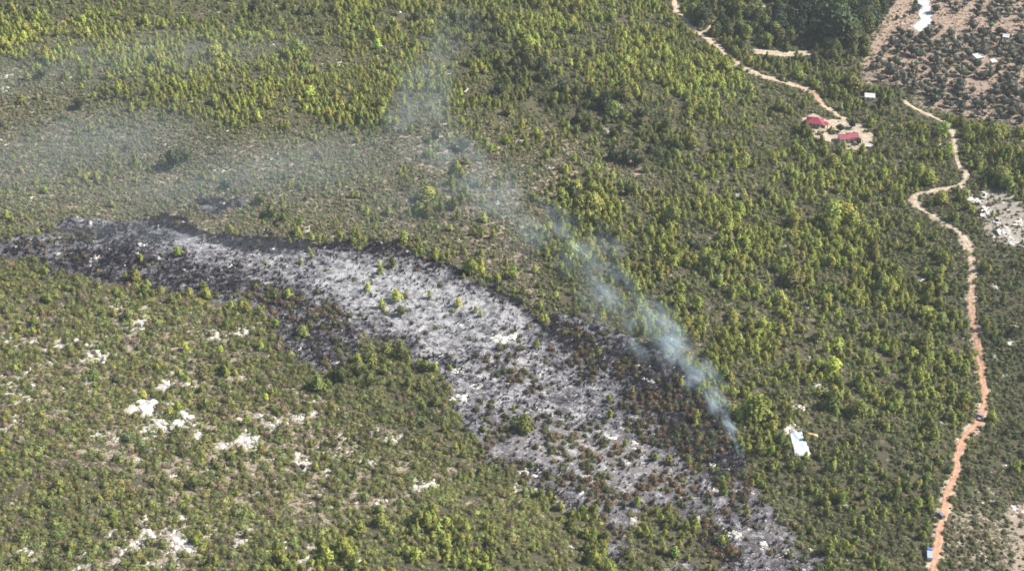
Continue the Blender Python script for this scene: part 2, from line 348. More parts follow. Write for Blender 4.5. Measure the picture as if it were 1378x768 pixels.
def ground_material():
    m, nt, out, N = newmat('hillside_ground'); L = nt.links.new
    ge = N('ShaderNodeNewGeometry'); P = ge.outputs['Position']
    def noise(s, d=4, r=.55):
        n = N('ShaderNodeTexNoise'); n.inputs['Scale'].default_value = s; n.inputs['Detail'].default_value = d; n.inputs['Roughness'].default_value = r; L(P, n.inputs['Vector']); return n.outputs[0]
    def attr(n): a = N('ShaderNodeAttribute', attribute_type='GEOMETRY', attribute_name=n); return a.outputs['Fac']
    def rng(x, a, b, c=0, d=1):
        r = N('ShaderNodeMapRange'); r.inputs[1].default_value = a; r.inputs[2].default_value = b; r.inputs[3].default_value = c; r.inputs[4].default_value = d; L(x, r.inputs[0]); return r.outputs[0]
    def mixc(f, a, b):
        r = N('ShaderNodeMix', data_type='RGBA'); L(f, r.inputs[0])
        for v, k in ((a, 6), (b, 7)):
            if isinstance(v, tuple): r.inputs[k].default_value = v + (1,)
            else: L(v, r.inputs[k])
        return r.outputs[2]
    def mth(op, a, b):
        r = N('ShaderNodeMath', operation=op)
        for v, k in ((a, 0), (b, 1)):
            if isinstance(v, (int, float)): r.inputs[k].default_value = v
            else: L(v, r.inputs[k])
        return r.outputs[0]
    n_big = noise(.05, 3); n_clump = noise(.11, 3, .6); n_mid = noise(.35, 4, .6); n_fin = noise(1.3, 5, .65); n_tiny = noise(4, 3, .7)
    litter = mixc(rng(n_fin, .35, .65), (.042, .042, .026), (.105, .096, .06))  # litter, coloured darker so gaps between shrubs read as shadow
    tan = mixc(rng(n_tiny, .3, .7), (.20, .155, .115), (.36, .305, .24))
    pinky = mixc(rng(n_fin, .3, .7), (.25, .175, .135), (.36, .275, .22))
    soil = mixc(attr('pink'), tan, pinky)
    fs = mth('ADD', mth('MULTIPLY', attr('soil'), .62), mth('MULTIPLY', mth('SUBTRACT', n_mid, .5), 1.5))
    fs = mth('ADD', fs, mth('MULTIPLY', mth('SUBTRACT', n_fin, .5), .8))
    base = mixc(rng(fs, .36, .54), litter, soil)
    white = mixc(rng(n_tiny, .3, .7), (.22, .185, .15), (.43, .39, .34))
    fr = mth('ADD', mth('MULTIPLY', attr('rocky'), .55), mth('MULTIPLY', mth('SUBTRACT', n_fin, .5), 1.3))
    base = mixc(mth('MULTIPLY', rng(fr, .33, .5), attr('rocky')), base, white)
    yard = mixc(rng(n_mid, .3, .7), (.27, .215, .16), (.46, .39, .30))
    base = mixc(rng(mth('ADD', attr('bare'), mth('MULTIPLY', mth('SUBTRACT', n_fin, .5), .7)), .38, .6), base, yard)
    # burnt ground: char, grey ash, white ash
    dk = mth('ADD', attr('dark'), mth('ADD', mth('MULTIPLY', mth('SUBTRACT', n_mid, .5), 2.1), mth('MULTIPLY', mth('SUBTRACT', n_fin, .5), 1.9)))
    dk = mth('ADD', dk, mth('MULTIPLY', mth('SUBTRACT', n_tiny, .5), .8)); dk = mth('ADD', dk, mth('MULTIPLY', mth('SUBTRACT', n_clump, .5), 1.2))
    cr = N('ShaderNodeValToRGB'); L(dk, cr.inputs[0]); e = cr.color_ramp.elements
    e[0].position = 0; e[0].color = (.33, .325, .325, 1); e[1].position = 1; e[1].color = (.010, .0095, .012, 1)
    for pos, c in ((.10, (.225, .222, .226, 1)), (.32, (.142, .139, .147, 1)), (.55, (.08, .077, .086, 1)), (.80, (.020, .019, .024, 1))):
        q = e.new(pos); q.color = c
    ft = mth('ADD', mth('MULTIPLY', attr('tan'), .40), mth('MULTIPLY', mth('SUBTRACT', n_mid, .5), 1.4)); ft = mth('ADD', ft, mth('MULTIPLY', mth('SUBTRACT', n_fin, .5), 1.2))
    tanash = mixc(rng(ft, .42, .62), cr.outputs[0], mixc(rng(n_tiny, .3, .7), (.18, .145, .12), (.34, .295, .255)))
    fb = mth('ADD', attr('burn'), mth('MULTIPLY', mth('SUBTRACT', n_fin, .5), .9))
    base = mixc(rng(fb, .4, .6), base, tanash)
    b = N('ShaderNodeBsdfPrincipled'); b.inputs['Roughness'].default_value = .95; b.inputs['Specular IOR Level'].default_value = .1; L(base, b.inputs['Base Color'])
    bp = N('ShaderNodeBump'); bp.inputs['Strength'].default_value = .8; bp.inputs['Distance'].default_value = .5
    L(mth('ADD', n_fin, mth('MULTIPLY', n_tiny, .4)), bp.inputs['Height']); L(bp.outputs[0], b.inputs['Normal'])
    L(b.outputs[0], out.inputs[0]); return m
g = link('ground', me, None, ground_material()); tag(g, kind='structure', label='sloping hillside ground of tan soil, litter and grey ash', cat='ground')

# ------------------------------------------------------------------ roads, gravel
def road_material():
    m, nt, out, N = newmat('dirt_road_surface'); L = nt.links.new
    ge = N('ShaderNodeNewGeometry')
    at = N('ShaderNodeAttribute', attribute_type='GEOMETRY', attribute_name='red'); ac = N('ShaderNodeAttribute', attribute_type='GEOMETRY', attribute_name='across')
    n = N('ShaderNodeTexNoise'); n.inputs['Scale'].default_value = .5; n.inputs['Detail'].default_value = 5; L(ge.outputs['Position'], n.inputs['Vector'])
    mx = N('ShaderNodeMix', data_type='RGBA'); mx.inputs[6].default_value = (.43, .345, .25, 1); mx.inputs[7].default_value = (.345, .20, .13, 1); L(at.outputs['Fac'], mx.inputs[0])
    w = N('ShaderNodeMath', operation='SINE'); ml = N('ShaderNodeMath', operation='MULTIPLY'); ml.inputs[1].default_value = 12.5; L(ac.outputs['Fac'], ml.inputs[0]); L(ml.outputs[0], w.inputs[0])
    ad = N('ShaderNodeMath', operation='MULTIPLY_ADD'); ad.inputs[1].default_value = -.07; L(w.outputs[0], ad.inputs[0])
    mr = N('ShaderNodeMapRange'); mr.inputs[1].default_value = .3; mr.inputs[2].default_value = .7; mr.inputs[3].default_value = .68; mr.inputs[4].default_value = 1.3; L(n.outputs[0], mr.inputs[0]); L(mr.outputs[0], ad.inputs[2])
    vm = N('ShaderNodeVectorMath', operation='MULTIPLY'); L(mx.outputs[2], vm.inputs[0]); L(ad.outputs[0], vm.inputs[1])
    b = N('ShaderNodeBsdfPrincipled'); b.inputs['Roughness'].default_value = .95; L(vm.outputs[0], b.inputs['Base Color']); L(b.outputs[0], out.inputs[0]); return m
M['road'] = road_material()
def road(name, key, redfn, label, wfn=None):
    P = ROADS[key]; d = np.gradient(P, axis=0); d /= np.linalg.norm(d, axis=1)[:, None]; n = np.column_stack([-d[:, 1], d[:, 0]])
    K = 7; v = []; red = []; acr = []
    for i, (p, q) in enumerate(zip(P, n)):
        px_, py_, _ = project(p[0], p[1], float(T(p[0], p[1])))
        s = WID[key] * (wfn(px_, py_) if wfn else 1)
        wl = s * (1 + .75 * (vnoise(i / 5., .5, 1) - .5) + .5 * (vnoise(i / 1.5, 3.5, 6) - .5)); wr = s * (1 + .75 * (vnoise(i / 5., 7.5, 2) - .5) + .5 * (vnoise(i / 1.5, 9.5, 6) - .5))
        for j in range(K):
            t = j / (K - 1); o = -wl * (1 - t) + wr * t; x, y = p + q * o
            v.append((x, y, float(T(x, y)) + .11 - (.16 if j in (0, K - 1) else 0))); red.append(redfn(px_, py_)); acr.append(t)
    f = [(i * K + j, i * K + j + 1, (i + 1) * K + j + 1, (i + 1) * K + j) for i in range(len(P) - 1) for j in range(K - 1)]
    m_ = mesh(name, v, [q[::-1] for q in f], True)
    for nm, a in (('red', red), ('across', acr)): m_.attributes.new(nm, 'FLOAT', 'POINT').data.foreach_set('value', np.array(a, np.float32))
    return tag(link(name, m_, None, M['road']), label, 'road', kind='structure')
road('dirt_road', 'main', lambda x, y: float(sstep(300, 470, y)), 'reddish dirt road winding down past the vehicles',
     lambda x, y: .55 if y < 225 else (.55 if 272 < y < 302 else 1.0))
road('mountain_track', 'upper', lambda x, y: .25 + .45 * float(sstep(1060, 1095, x)) * (1 - float(sstep(135, 150, y))), 'pale dirt track leading down to the red roofed houses', lambda x, y: .55 if 1040 < x < 1088 else 1)
road('side_track', 'spur', lambda x, y: .3, 'short pale spur joining the dirt track at the forest edge')
def sheet(name, polypx, mat, dz, label, cat, step=1.2, kind='structure', wr=0.0):
    a = np.array(polypx, float); gp = ground(a[:, 0], a[:, 1]); x0, y0 = gp[:, :2].min(0); x1, y1 = gp[:, :2].max(0)
    xs = np.arange(x0, x1 + step, step); ys = np.arange(y0, y1 + step, step); v = []; f = []; ids = {}
    XX, YY = np.meshgrid(xs, ys); fx = XX.ravel(); fy = YY.ravel()
    nx_ = fx + 2.2 * (vnoise(fx / 3, fy / 3, 3) - .5) * (1 if wr == 0 else .3); ny_ = fy + 2.2 * (vnoise(fx / 3 + 9, fy / 3, 4) - .5) * (1 if wr == 0 else .3)
    k = polymask(nx_, ny_, gp[:, :2], .01).reshape(XX.shape) > .5
    zz = T(fx, fy).reshape(XX.shape) + dz + wr * (vnoise(XX / 1.7 + YY / 5, YY / 2.6, 2) - .3) + wr * .5 * np.abs(2 * vnoise(XX / 3.1, YY / 3.5, 5) - 1)
    for j in range(len(ys) - 1):
        for i in range(len(xs) - 1):
            if k[j, i] or k[j + 1, i + 1] and k[j, i + 1]:
                q = []
                for jj, ii in ((j, i), (j, i + 1), (j + 1, i + 1), (j + 1, i)):
                    if (jj, ii) not in ids: ids[jj, ii] = len(v); v.append((XX[jj, ii], YY[jj, ii], zz[jj, ii]))
                    q.append(ids[jj, ii])
                f.append(q)
    o = link(name, mesh(name, v, f, True), None, mat)
    if kind: tag(o, label, cat, kind=kind)
    else: tag(o, label, cat)
    return o
M['gravel'] = plain('white_gravel', (.40, .405, .41), .9, .12, .7)
sheet('gravel_bed', GRAVEL, M['gravel'], .12, 'white gravel bed running through the olive grove', 'gravel')
t_ = sheet('tarpaulin', TARP, M['tarp'], .45, 'white tarpaulin spread in the scrub near the smoke', 'tarpaulin', .45, None, .75)
sd = t_.modifiers.new('thickness', 'SOLIDIFY'); sd.thickness = .3; sd.offset = -1

# ------------------------------------------------------------------ plant prototypes (unit: 1 m; scaled when placed)
def ico(sub, seed, amp, sx, sy, sz, cz):
    bm = bmesh.new(); bmesh.ops.create_icosphere(bm, subdivisions=sub, radius=1); r = random.Random(seed)
    v = []
    for p in bm.verts:
        k = 1 + amp * (r.random() - .5) * 2; v.append((p.co.x * sx * k, p.co.y * sy * k, cz + p.co.z * sz * k))
    bm.faces.ensure_lookup_table(); f = [tuple(q.index for q in fc.verts) for fc in bm.faces]; bm.free(); return v, f
def tuft(mb, c, n, s, r):
    """a few leaf-sized faces round one point, leaning outwards"""
    n = Vector(n)
    for _ in range(2):
        a = (n + Vector((r.gauss(0, .55), r.gauss(0, .55), r.gauss(0, .55)))).normalized(); b = a.orthogonal().normalized()
        b.rotate(Matrix.Rotation(r.random() * 6.28, 3, a)); d = a.cross(b); q = s * r.uniform(.7, 1.3)
        c2 = Vector(c) + Vector((r.gauss(0, .3), r.gauss(0, .3), r.gauss(0, .3))) * s
        i = len(mb.v); mb.v += [tuple(c2 - b * q * .6), tuple(c2 + d * q * .55 + a * q * .25), tuple(c2 + b * q * .6), tuple(c2 - d * q * .5 + a * q * .1)]
        mb.f += [(i, i + 1, i + 2, i + 3)]
def pine_mesh(seed, R=.29, ntuft=95, bushy=.75, top=1.0, core=True):
    r = random.Random(seed); cr = MB(); ph = [r.random() * 6.28 for _ in range(4)]
    def rad(t, a):
        lob = 1 + .22 * math.sin(2 * a + ph[0] + 5 * t) + .16 * math.sin(3 * a + ph[1] - 7 * t) + .12 * math.sin(11 * t + ph[2])
        return R * max(.03, (1 - t) ** bushy) * min(1, .45 + t * 4) * lob
    if core:
        k = 7; lv = [.16, .3, .5, .72, .95]; v = []; f = []
        for t in lv:
            for j in range(k): a = 6.283 * j / k + t * 3; q = rad((t - .12) / .88, a) * .72; v.append((math.cos(a) * q, math.sin(a) * q, t * top))
        for i in range(len(lv) - 1): f += [(i * k + j, i * k + (j + 1) % k, (i + 1) * k + (j + 1) % k, (i + 1) * k + j) for j in range(k)]
        v.append((0, 0, .1 * top)); f += [((j + 1) % k, j, len(v) - 1) for j in range(k)]
        cr.add(v, f)
    for i in range(ntuft):
        t = 1 - (1 - r.random()) ** .6 if r.random() < .5 else r.random(); t = min(t, .99); a = r.random() * 6.283; q = rad(t, a) * r.uniform(.75, 1.08)
        z = (.12 + .84 * t) * top
        tuft(cr, (math.cos(a) * q, math.sin(a) * q, z), (math.cos(a), math.sin(a), .55 + t), .075 + .03 * (1 - t), r)
    tr = MB(); b = (r.gauss(0, .012), r.gauss(0, .012))
    tr.tube((0, 0, -.06), (b[0], b[1], .4), .024, .016, 6); tr.tube((b[0], b[1], .4), (0, 0, .93), .016, .004, 6)
    for i in range(5):
        a = i * 2.4 + r.random(); z = .16 + .13 * i; q = R * (1 - z) * .8; tr.tube((b[0] * .5, b[1] * .5, z), (math.cos(a) * q, math.sin(a) * q, z + .09), .009, .003, 4)
    return mesh('pine_crown', cr.v, cr.f), mesh('pine_trunk', tr.v, tr.f)
def dome_mesh(seed, ntuft=75, h=.5, core=True, leaf=.085, stems=True, trunk=0.0, name='shrub'):
    """rounded crown of unit diameter; trunk > 0 lifts it"""
    r = random.Random(seed); cr = MB(); ph = [r.random() * 6.28 for _ in range(4)]
    def rad(a, e): return .5 * (1 + .17 * math.sin(2 * a + ph[0]) + .14 * math.sin(3 * a + ph[1] + 2 * e) + .1 * math.sin(5 * a + 3 * e + ph[2]))
    if core:
        v, f = ico(1, seed, .14, .36, .36, h * .72, trunk + h * .12 + (h * .4 if trunk else 0)); cr.add(v, f)
    for i in range(ntuft):
        a = r.random() * 6.283; e = math.asin(r.uniform(-.35 if trunk else .0, 1)); q = rad(a, e) * r.uniform(.78, 1.04)
        ce, se = math.cos(e), math.sin(e); zz = trunk + (h * .5 * (1 + se) if trunk else h * se * q * 2 + .02)
        tuft(cr, (math.cos(a) * ce * q, math.sin(a) * ce * q, zz), (math.cos(a) * ce, math.sin(a) * ce, se + .25), leaf, r)
    tr = MB()
    if trunk: tr.tube((0, 0, -.06), (r.gauss(0, .02), 0, trunk + .1), .05, .035, 6)
    for i in range(4):
        a = i * 1.57 + r.random(); tr.tube((0, 0, trunk * .7 - (.05 if not trunk else 0)), (math.cos(a) * .25, math.sin(a) * .25, trunk + h * .5), .022, .008, 4)
    return mesh(name + '_crown', cr.v, cr.f), mesh(name + '_stem', tr.v, tr.f)
def charred_mesh(seed, leaves=0):
    r = random.Random(seed); mb = MB()
    for i in range(15):
        a = r.random() * 6.283; l = r.uniform(.3, .55); e = r.uniform(.5, 1.35); p = (math.cos(a) * l * math.cos(e) * .9, math.sin(a) * l * math.cos(e) * .9, l * math.sin(e) * 1.25)
        o = (r.gauss(0, .05), r.gauss(0, .05), -.04); mb.tube(o, p, .030, .012, 3)
        for _ in range(2):
            t = r.uniform(.45, .9); s = [o[k] + (p[k] - o[k]) * t for k in range(3)]; mb.tube(s, (s[0] + r.gauss(0, .12), s[1] + r.gauss(0, .12), s[2] + abs(r.gauss(0, .12))), .016, .006, 3)
    return mesh('charred_shrub', mb.v, mb.f)
def join(name, parts):
    """one mesh of several (mesh, material) pieces"""
    v = []; f = []; mi = []
    for k, (m_, _) in enumerate(parts):
        n = len(v); v += [tuple(q.co) for q in m_.vertices]
        for p in m_.polygons: f.append([n + i for i in p.vertices]); mi.append(k)
    o = mesh(name, v, f)
    for _, mt in parts: o.materials.append(mt)
    o.polygons.foreach_set('material_index', mi); o.update(); return o
def rock_mesh(seed, n=5):
    r = random.Random(seed); mb = MB()
    for i in range(n):
        a = r.random() * 6.28; d = .62 * r.random() ** .7; s = r.uniform(.07, .19)
        v, f = ico(1, seed * 31 + i, .26, s * r.uniform(.8, 1.5), s * r.uniform(.8, 1.3), s * r.uniform(.35, .7), s * .1)
        c, sn = math.cos(a), math.sin(a); mb.add([(x * c - y * sn + math.cos(a * 2) * d, x * sn + y * c + math.sin(a * 2) * d, z) for x, y, z in v], f)
    v, f = ico(2, seed * 7, .3, .42, .34, .05, -.03); mb.add(v, f)
    return mesh('rock', mb.v, mb.f)
def mats(m_, *ms):
    for q in ms: m_.materials.append(q)
    return m_
PINE = [pine_mesh(i, R=.29 + .05 * (i % 3), bushy=.30 + .09 * (i % 4)) for i in range(8)]
BIGPINE = [pine_mesh(40 + i, R=.38 + .03 * i, ntuft=210, bushy=.30 + .06 * i) for i in range(4)]
SHRUB = [dome_mesh(100 + i, h=.44 + .08 * (i % 3)) for i in range(8)]
OLIVE = [dome_mesh(200 + i, ntuft=110, h=.62, trunk=.2, name='olive') for i in range(5)]
SCRUB = [dome_mesh(300 + i, ntuft=16, h=.55, core=False, leaf=.2)[0] for i in range(6)]
CHAR = [charred_mesh(400 + i) for i in range(6)]
ROCK = [rock_mesh(500 + i, 11 + i % 5) for i in range(8)]
for a, b in PINE + BIGPINE + SHRUB + OLIVE: mats(a, M['leaf']); mats(b, M['bark'])
for a in SCRUB: mats(a, M['leaf'])
for a in CHAR: mats(a, M['char'])
for a in ROCK: mats(a, M['rock'])
SHRUBJ = [join('shrub', [(a, M['leaf']), (b, M['bark'])]) for a, b in SHRUB]

def stuff(name, protos, pos, rot, scl, idx, tint, label, cat):
    """uncountable mass: one object whose points carry instances of the prototype meshes"""
    pc = bpy.data.collections.new(name + '_kinds')
    for i, m_ in enumerate(protos): pc.objects.link(bpy.data.objects.new('%s_kind_%02d' % (name, i), m_))
    me = bpy.data.meshes.new(name); n = len(pos); me.vertices.add(n); me.vertices.foreach_set('co', np.asarray(pos, np.float32).ravel())
    for nm, ty, arr in (('rot', 'FLOAT_VECTOR', rot), ('scl', 'FLOAT_VECTOR', scl), ('tint', 'FLOAT_VECTOR', tint)):
        me.attributes.new(nm, ty, 'POINT').data.foreach_set('vector', np.asarray(arr, np.float32).ravel())
    me.attributes.new('idx', 'INT', 'POINT').data.foreach_set('value', np.asarray(idx, np.int32))
    o = link(name, me); ng = bpy.data.node_groups.new(name, 'GeometryNodeTree')
    ng.interface.new_socket('Geometry', in_out='INPUT', socket_type='NodeSocketGeometry'); ng.interface.new_socket('Geometry', in_out='OUTPUT', socket_type='NodeSocketGeometry')
    nn = ng.nodes; gi = nn.new('NodeGroupInput'); go = nn.new('NodeGroupOutput'); ip = nn.new('GeometryNodeInstanceOnPoints'); ci = nn.new('GeometryNodeCollectionInfo')
    ci.inputs[0].default_value = pc; ci.inputs[1].default_value = True; ci.inputs[2].default_value = True
    L = ng.links.new
    def at(nm, ty): a = nn.new('GeometryNodeInputNamedAttribute'); a.data_type = ty; a.inputs[0].default_value = nm; return a.outputs[0]
    L(gi.outputs[0], ip.inputs['Points']); L(ci.outputs[0], ip.inputs['Instance']); ip.inputs['Pick Instance'].default_value = True
    L(at('idx', 'INT'), ip.inputs['Instance Index']); L(at('rot', 'FLOAT_VECTOR'), ip.inputs['Rotation']); L(at('scl', 'FLOAT_VECTOR'), ip.inputs['Scale']); L(ip.outputs[0], go.inputs[0])
    md = o.modifiers.new('scatter', 'NODES'); md.node_group = ng
    return tag(o, label, cat, kind='stuff')

# ------------------------------------------------------------------ scatter
def candidates(cell, margin=70, jit=.9):
    xs = np.arange(-470, 470, cell); ys = np.arange(-270, 455, cell); a, b = np.meshgrid(xs, ys); n = a.size
    x = a.ravel() + (RNG.random(n) - .5) * cell * jit; y = b.ravel() + (RNG.random(n) - .5) * cell * jit; z = T(x, y)
    px, py, _ = project(x, y, z); k = (px > -margin) & (px < W + margin) & (py > -margin * .8) & (py < H + margin)
    return x[k], y[k], z[k]
# extra smaller outcrops in the stony slopes
x, y, z = candidates(5.0, 5); R, px, py, qx, qy = params(x, y, z); bm_ = burnmask(px, py, qx, qy, x, y)
pr = np.clip(R[:, 6] - .42, 0, 1) * .8 * sstep(.42, .62, fbm(x / 22, y / 22, 6, 2)) + .012; pr = pr * (1 - .4 * bm_) * (polymask(px, py, GROVE, 5) < .3)
k = (RNG.random(len(x)) < pr) & (roaddist(x, y) > 2.5) & (polymask(px, py, YARD, 3) < .1)
ex = np.column_stack([x[k], y[k], z[k]]); er = RNG.lognormal(.1, .4, len(ex)); o_ = np.argsort(-er)[:300 - len(OC)]; rest_rock = np.delete(np.arange(len(ex)), o_)
ROCKS = [(p, r) for p, r in zip(OC, OCR)] + [(ex[i], er[i]) for i in o_]
RP = np.array([[p[0], p[1], r] for p, r in ROCKS])
def rockclear(x, y):
    d = np.full(x.shape, 99.)
    for a, b, r in RP[:len(OC)]: d = np.minimum(d, np.hypot(x - a, y - b) - r * .6)
    return d
TARP_G = ground(np.array(TARP, float)[:, 0], np.array(TARP, float)[:, 1])[:, :2]
GRAVEL_G = ground(np.array(GRAVEL, float)[:, 0], np.array(GRAVEL, float)[:, 1])[:, :2]
BUILT = []
for a_, b_, r_ in ((1096, 168, 8), (1141, 189, 8), (1170, 136, 8), (1316, 84, 9), (1353, 57, 6), (1336, 89, 5), (1168, 199, 3), (1265, 694, 3), (1250, 748, 4.2), (1319, 562, 3)):
    p_ = ground(np.array([float(a_)]), np.array([float(b_)]))[0]; BUILT.append((p_[0], p_[1], r_))
def keepout(x, y, px, py, r):
    k = roaddist(x, y) > r
    k &= (polymask(px, py, YARD, 3) <   .3 + .75 * sstep(.62, .72, fbm(x / 5, y / 5, 7, 2)))
    k &= polymask(x, y, TARP_G, 1.2) < .35
    k &= polymask(x, y, GRAVEL_G, 1.5) < .4
    for a_, b_, r_ in BUILT: k &= np.hypot(x - a_, y - b_) > r_
    for b in BARE: k &= polymask(px, py, b, 2) < .4
    return k
def tintmix(a, b, t): return np.outer(1 - t, a) + np.outer(t, b)
def jitter(c, s=.18):
    n = len(c); return np.clip(c * (1 + RNG.normal(0, s, n))[:, None] * (1 + RNG.normal(0, .06, (n, 3))), .005, .8)

NAMED = [  # px, py (foot), width m, yellowness, label; darkest tints also stand for shadow among the trees
 (234, 226, 9.5, .12, 'large dark tree standing alone in the pale scrub above the burnt strip'),
 (252, 216, 6.0, .3, 'green tree growing against the large lone dark tree above the burnt strip'),
 (305, 254, 4.6, .12, 'small dark tree in pale scrub just above the small separate burnt patch'),
 (108, 146, 6.0, .1, 'dark tree where the bright pine slope meets the pale scrub'),
 (57, 105, 5.0, .15, 'dark tree beside white rock at the margin of the bright pine slope'),
 (586, 190, 5.5, .1, 'dark tree in thin drifting smoke, the one with more smoke on it'),
 (625, 202, 6.5, .18, 'broad dark tree beside the drifting smoke above pinkish scrub'),
 (487, 168, 4.6, .2, 'dark tree at the foot of the bright pine band near the drifting smoke'),
 (350, 274, 5.0, .4, 'green tree topmost of the clump beside the small burnt patch'),
 (366, 292, 6.0, .5, 'green tree in the middle of the clump beside the small burnt patch'),
 (382, 300, 5.0, .5, 'green tree lowest of the clump beside the small burnt patch'),
 (757, 300, 7.5, .45, 'round green tree at the scrub end of the tree clump beside the smoke'),
 (778, 306, 7.0, .5, 'round green tree in the tree clump beside the smoke'),
 (800, 304, 6.0, .42, 'round green tree between the largest trees of the clump beside smoke'),
 (815, 318, 6.5, .5, 'green tree at the pine end of the tree clump beside smoke'),
 (772, 270, 5.0, .08, 'nearly black tree just uphill of the round tree clump'),
 (825, 216, 5.2, .06, 'dark tree at one end of the dark row on the pine slope'),
 (843, 218, 5.6, .06, 'dark tree in the middle of the dark row on the pine slope'),
 (858, 222, 4.8, .08, 'dark tree at the other end of the dark row on pine slope'),
 (862, 160, 4.6, .02, 'slim black-green tree amid lighter pines on the upper slope'),
 (910, 205, 4.8, .05, 'dark tree standing by itself between yellow-green pines on the upper slope'),
 (705, 58, 5.0, .08, 'dark tall tree above the gully on the upper slope'),
 (640, 42, 5.2, .08, 'dark tree highest in the gully beside the top of the smoke'),
 (662, 58, 5.0, .1, 'dark tree in the gully below the highest dark tree'),
 (692, 96, 5.5, .06, 'dark tree halfway down the gully on the upper slope'),
 (735, 108, 5.5, .05, 'dark tree in the lower gully on the upper slope'),
 (757, 122, 5.0, .07, 'dark tree at the gully foot on the upper slope'),
 (800, 140, 4.6, .1, 'dark tree below the gully foot among mid green pines'),
 (672, 128, 5.2, .05, 'black-green tree at the pink scrub margin under the gully'),
 (712, 132, 4.8, .08, 'dark tree beside the black-green tree under the gully'),
 (788, 276, 4.6, .05, 'black-green tree between nearly black tree and round clump'),
 (845, 262, 4.6, .06, 'small black-green tree uphill of the pine end of round clump'),
 (805, 322, 4.4, .04, 'dark tree at the foot of the round clump'),
 (560, 28, 5.4, .12, 'dark tree on the slope crest near the top of the smoke'),
 (505, 22, 4.4, .1, 'dark tree by itself on the far upper slope'),
 (405, 20, 4.2, .12, 'dark tree in thin scrub above the bright pine band'),
 (930, 335, 4.2, .08, 'dark tree alone on the pine slope below the dark row'),
 (460, 512, 6.5, .35, 'green tree beside the black arm of the burn'),
 (484, 504, 6.0, .5, 'bright green tree just below the black arm of the burn'),
 (498, 518, 5.5, .5, 'bushy green tree lowest of the clump below the black arm of the burn'),
 (540, 482, 6.0, .45, 'green tree on the lower margin of the pale ash'),
 (573, 498, 5.0, .45, 'green tree touching the lower margin of the pale ash'),
 (540, 424, 4.6, .4, 'single green tree left alive in the pale grey ash'),
 (262, 655, 4.6, .5, 'green tree casting a dark shadow among the white outcrops'),
 (278, 548, 4.2, .85, 'bright yellow-green tree beside the white outcrops'),
 (1146, 172, 6.5, .02, 'round black-green tree behind the double roofed house'),
 (1131, 177, 5.5, .05, 'dark tree between the two red roofed houses'),
 (1155, 194, 5.0, .1, 'dark tree at the end wall of the double roofed house'),
 (1022, 612, 5.6, .7, 'yellow-green tree next to the foot of the smoke'),
 (1058, 605, 4.6, .7, 'yellow-green tree right beside the white tarpaulin'),
]
NP = ground(np.array([q[0] for q in NAMED], float), np.array([q[1] for q in NAMED], float))
# --- pines
x, y, z = candidates(2.8); R, px, py, qx, qy = params(x, y, z); bm_ = burnmask(px, py, qx, qy, x, y)
cl = fbm(x / 17, y / 17, 4, 2)
pr = 10.5 / R[:, 0] ** 2 * (.18 + 1.5 * sstep(.38, .6, cl)) * (.6 + .75 * sstep(.38, .58, fbm(x / 45 + 5, y / 45, 7, 2))) * (1 - .97 * bm_)
k = (RNG.random(len(x)) < pr) & keepout(x, y, px, py, 2.0) & (rockclear(x, y) > .4)
for a, b, _ in NP: k &= np.hypot(x - a, y - b) > 3.6
x, y, z, R, px, py = x[k], y[k], z[k], R[k], px[k], py[k]
ht = R[:, 1] * .86 * RNG.lognormal(-.04, .32, len(x))
yl = np.clip(R[:, 2] + RNG.normal(0, .18, len(x)), 0, 1)
pt = jitter(tintmix((.033, .054, .027), (.33, .35, .08), yl), .17) * (.78 + .5 * fbm(x / 70, y / 70, 3, 2))[:, None]  # broad tint noise stands in for relief shading of the slopes
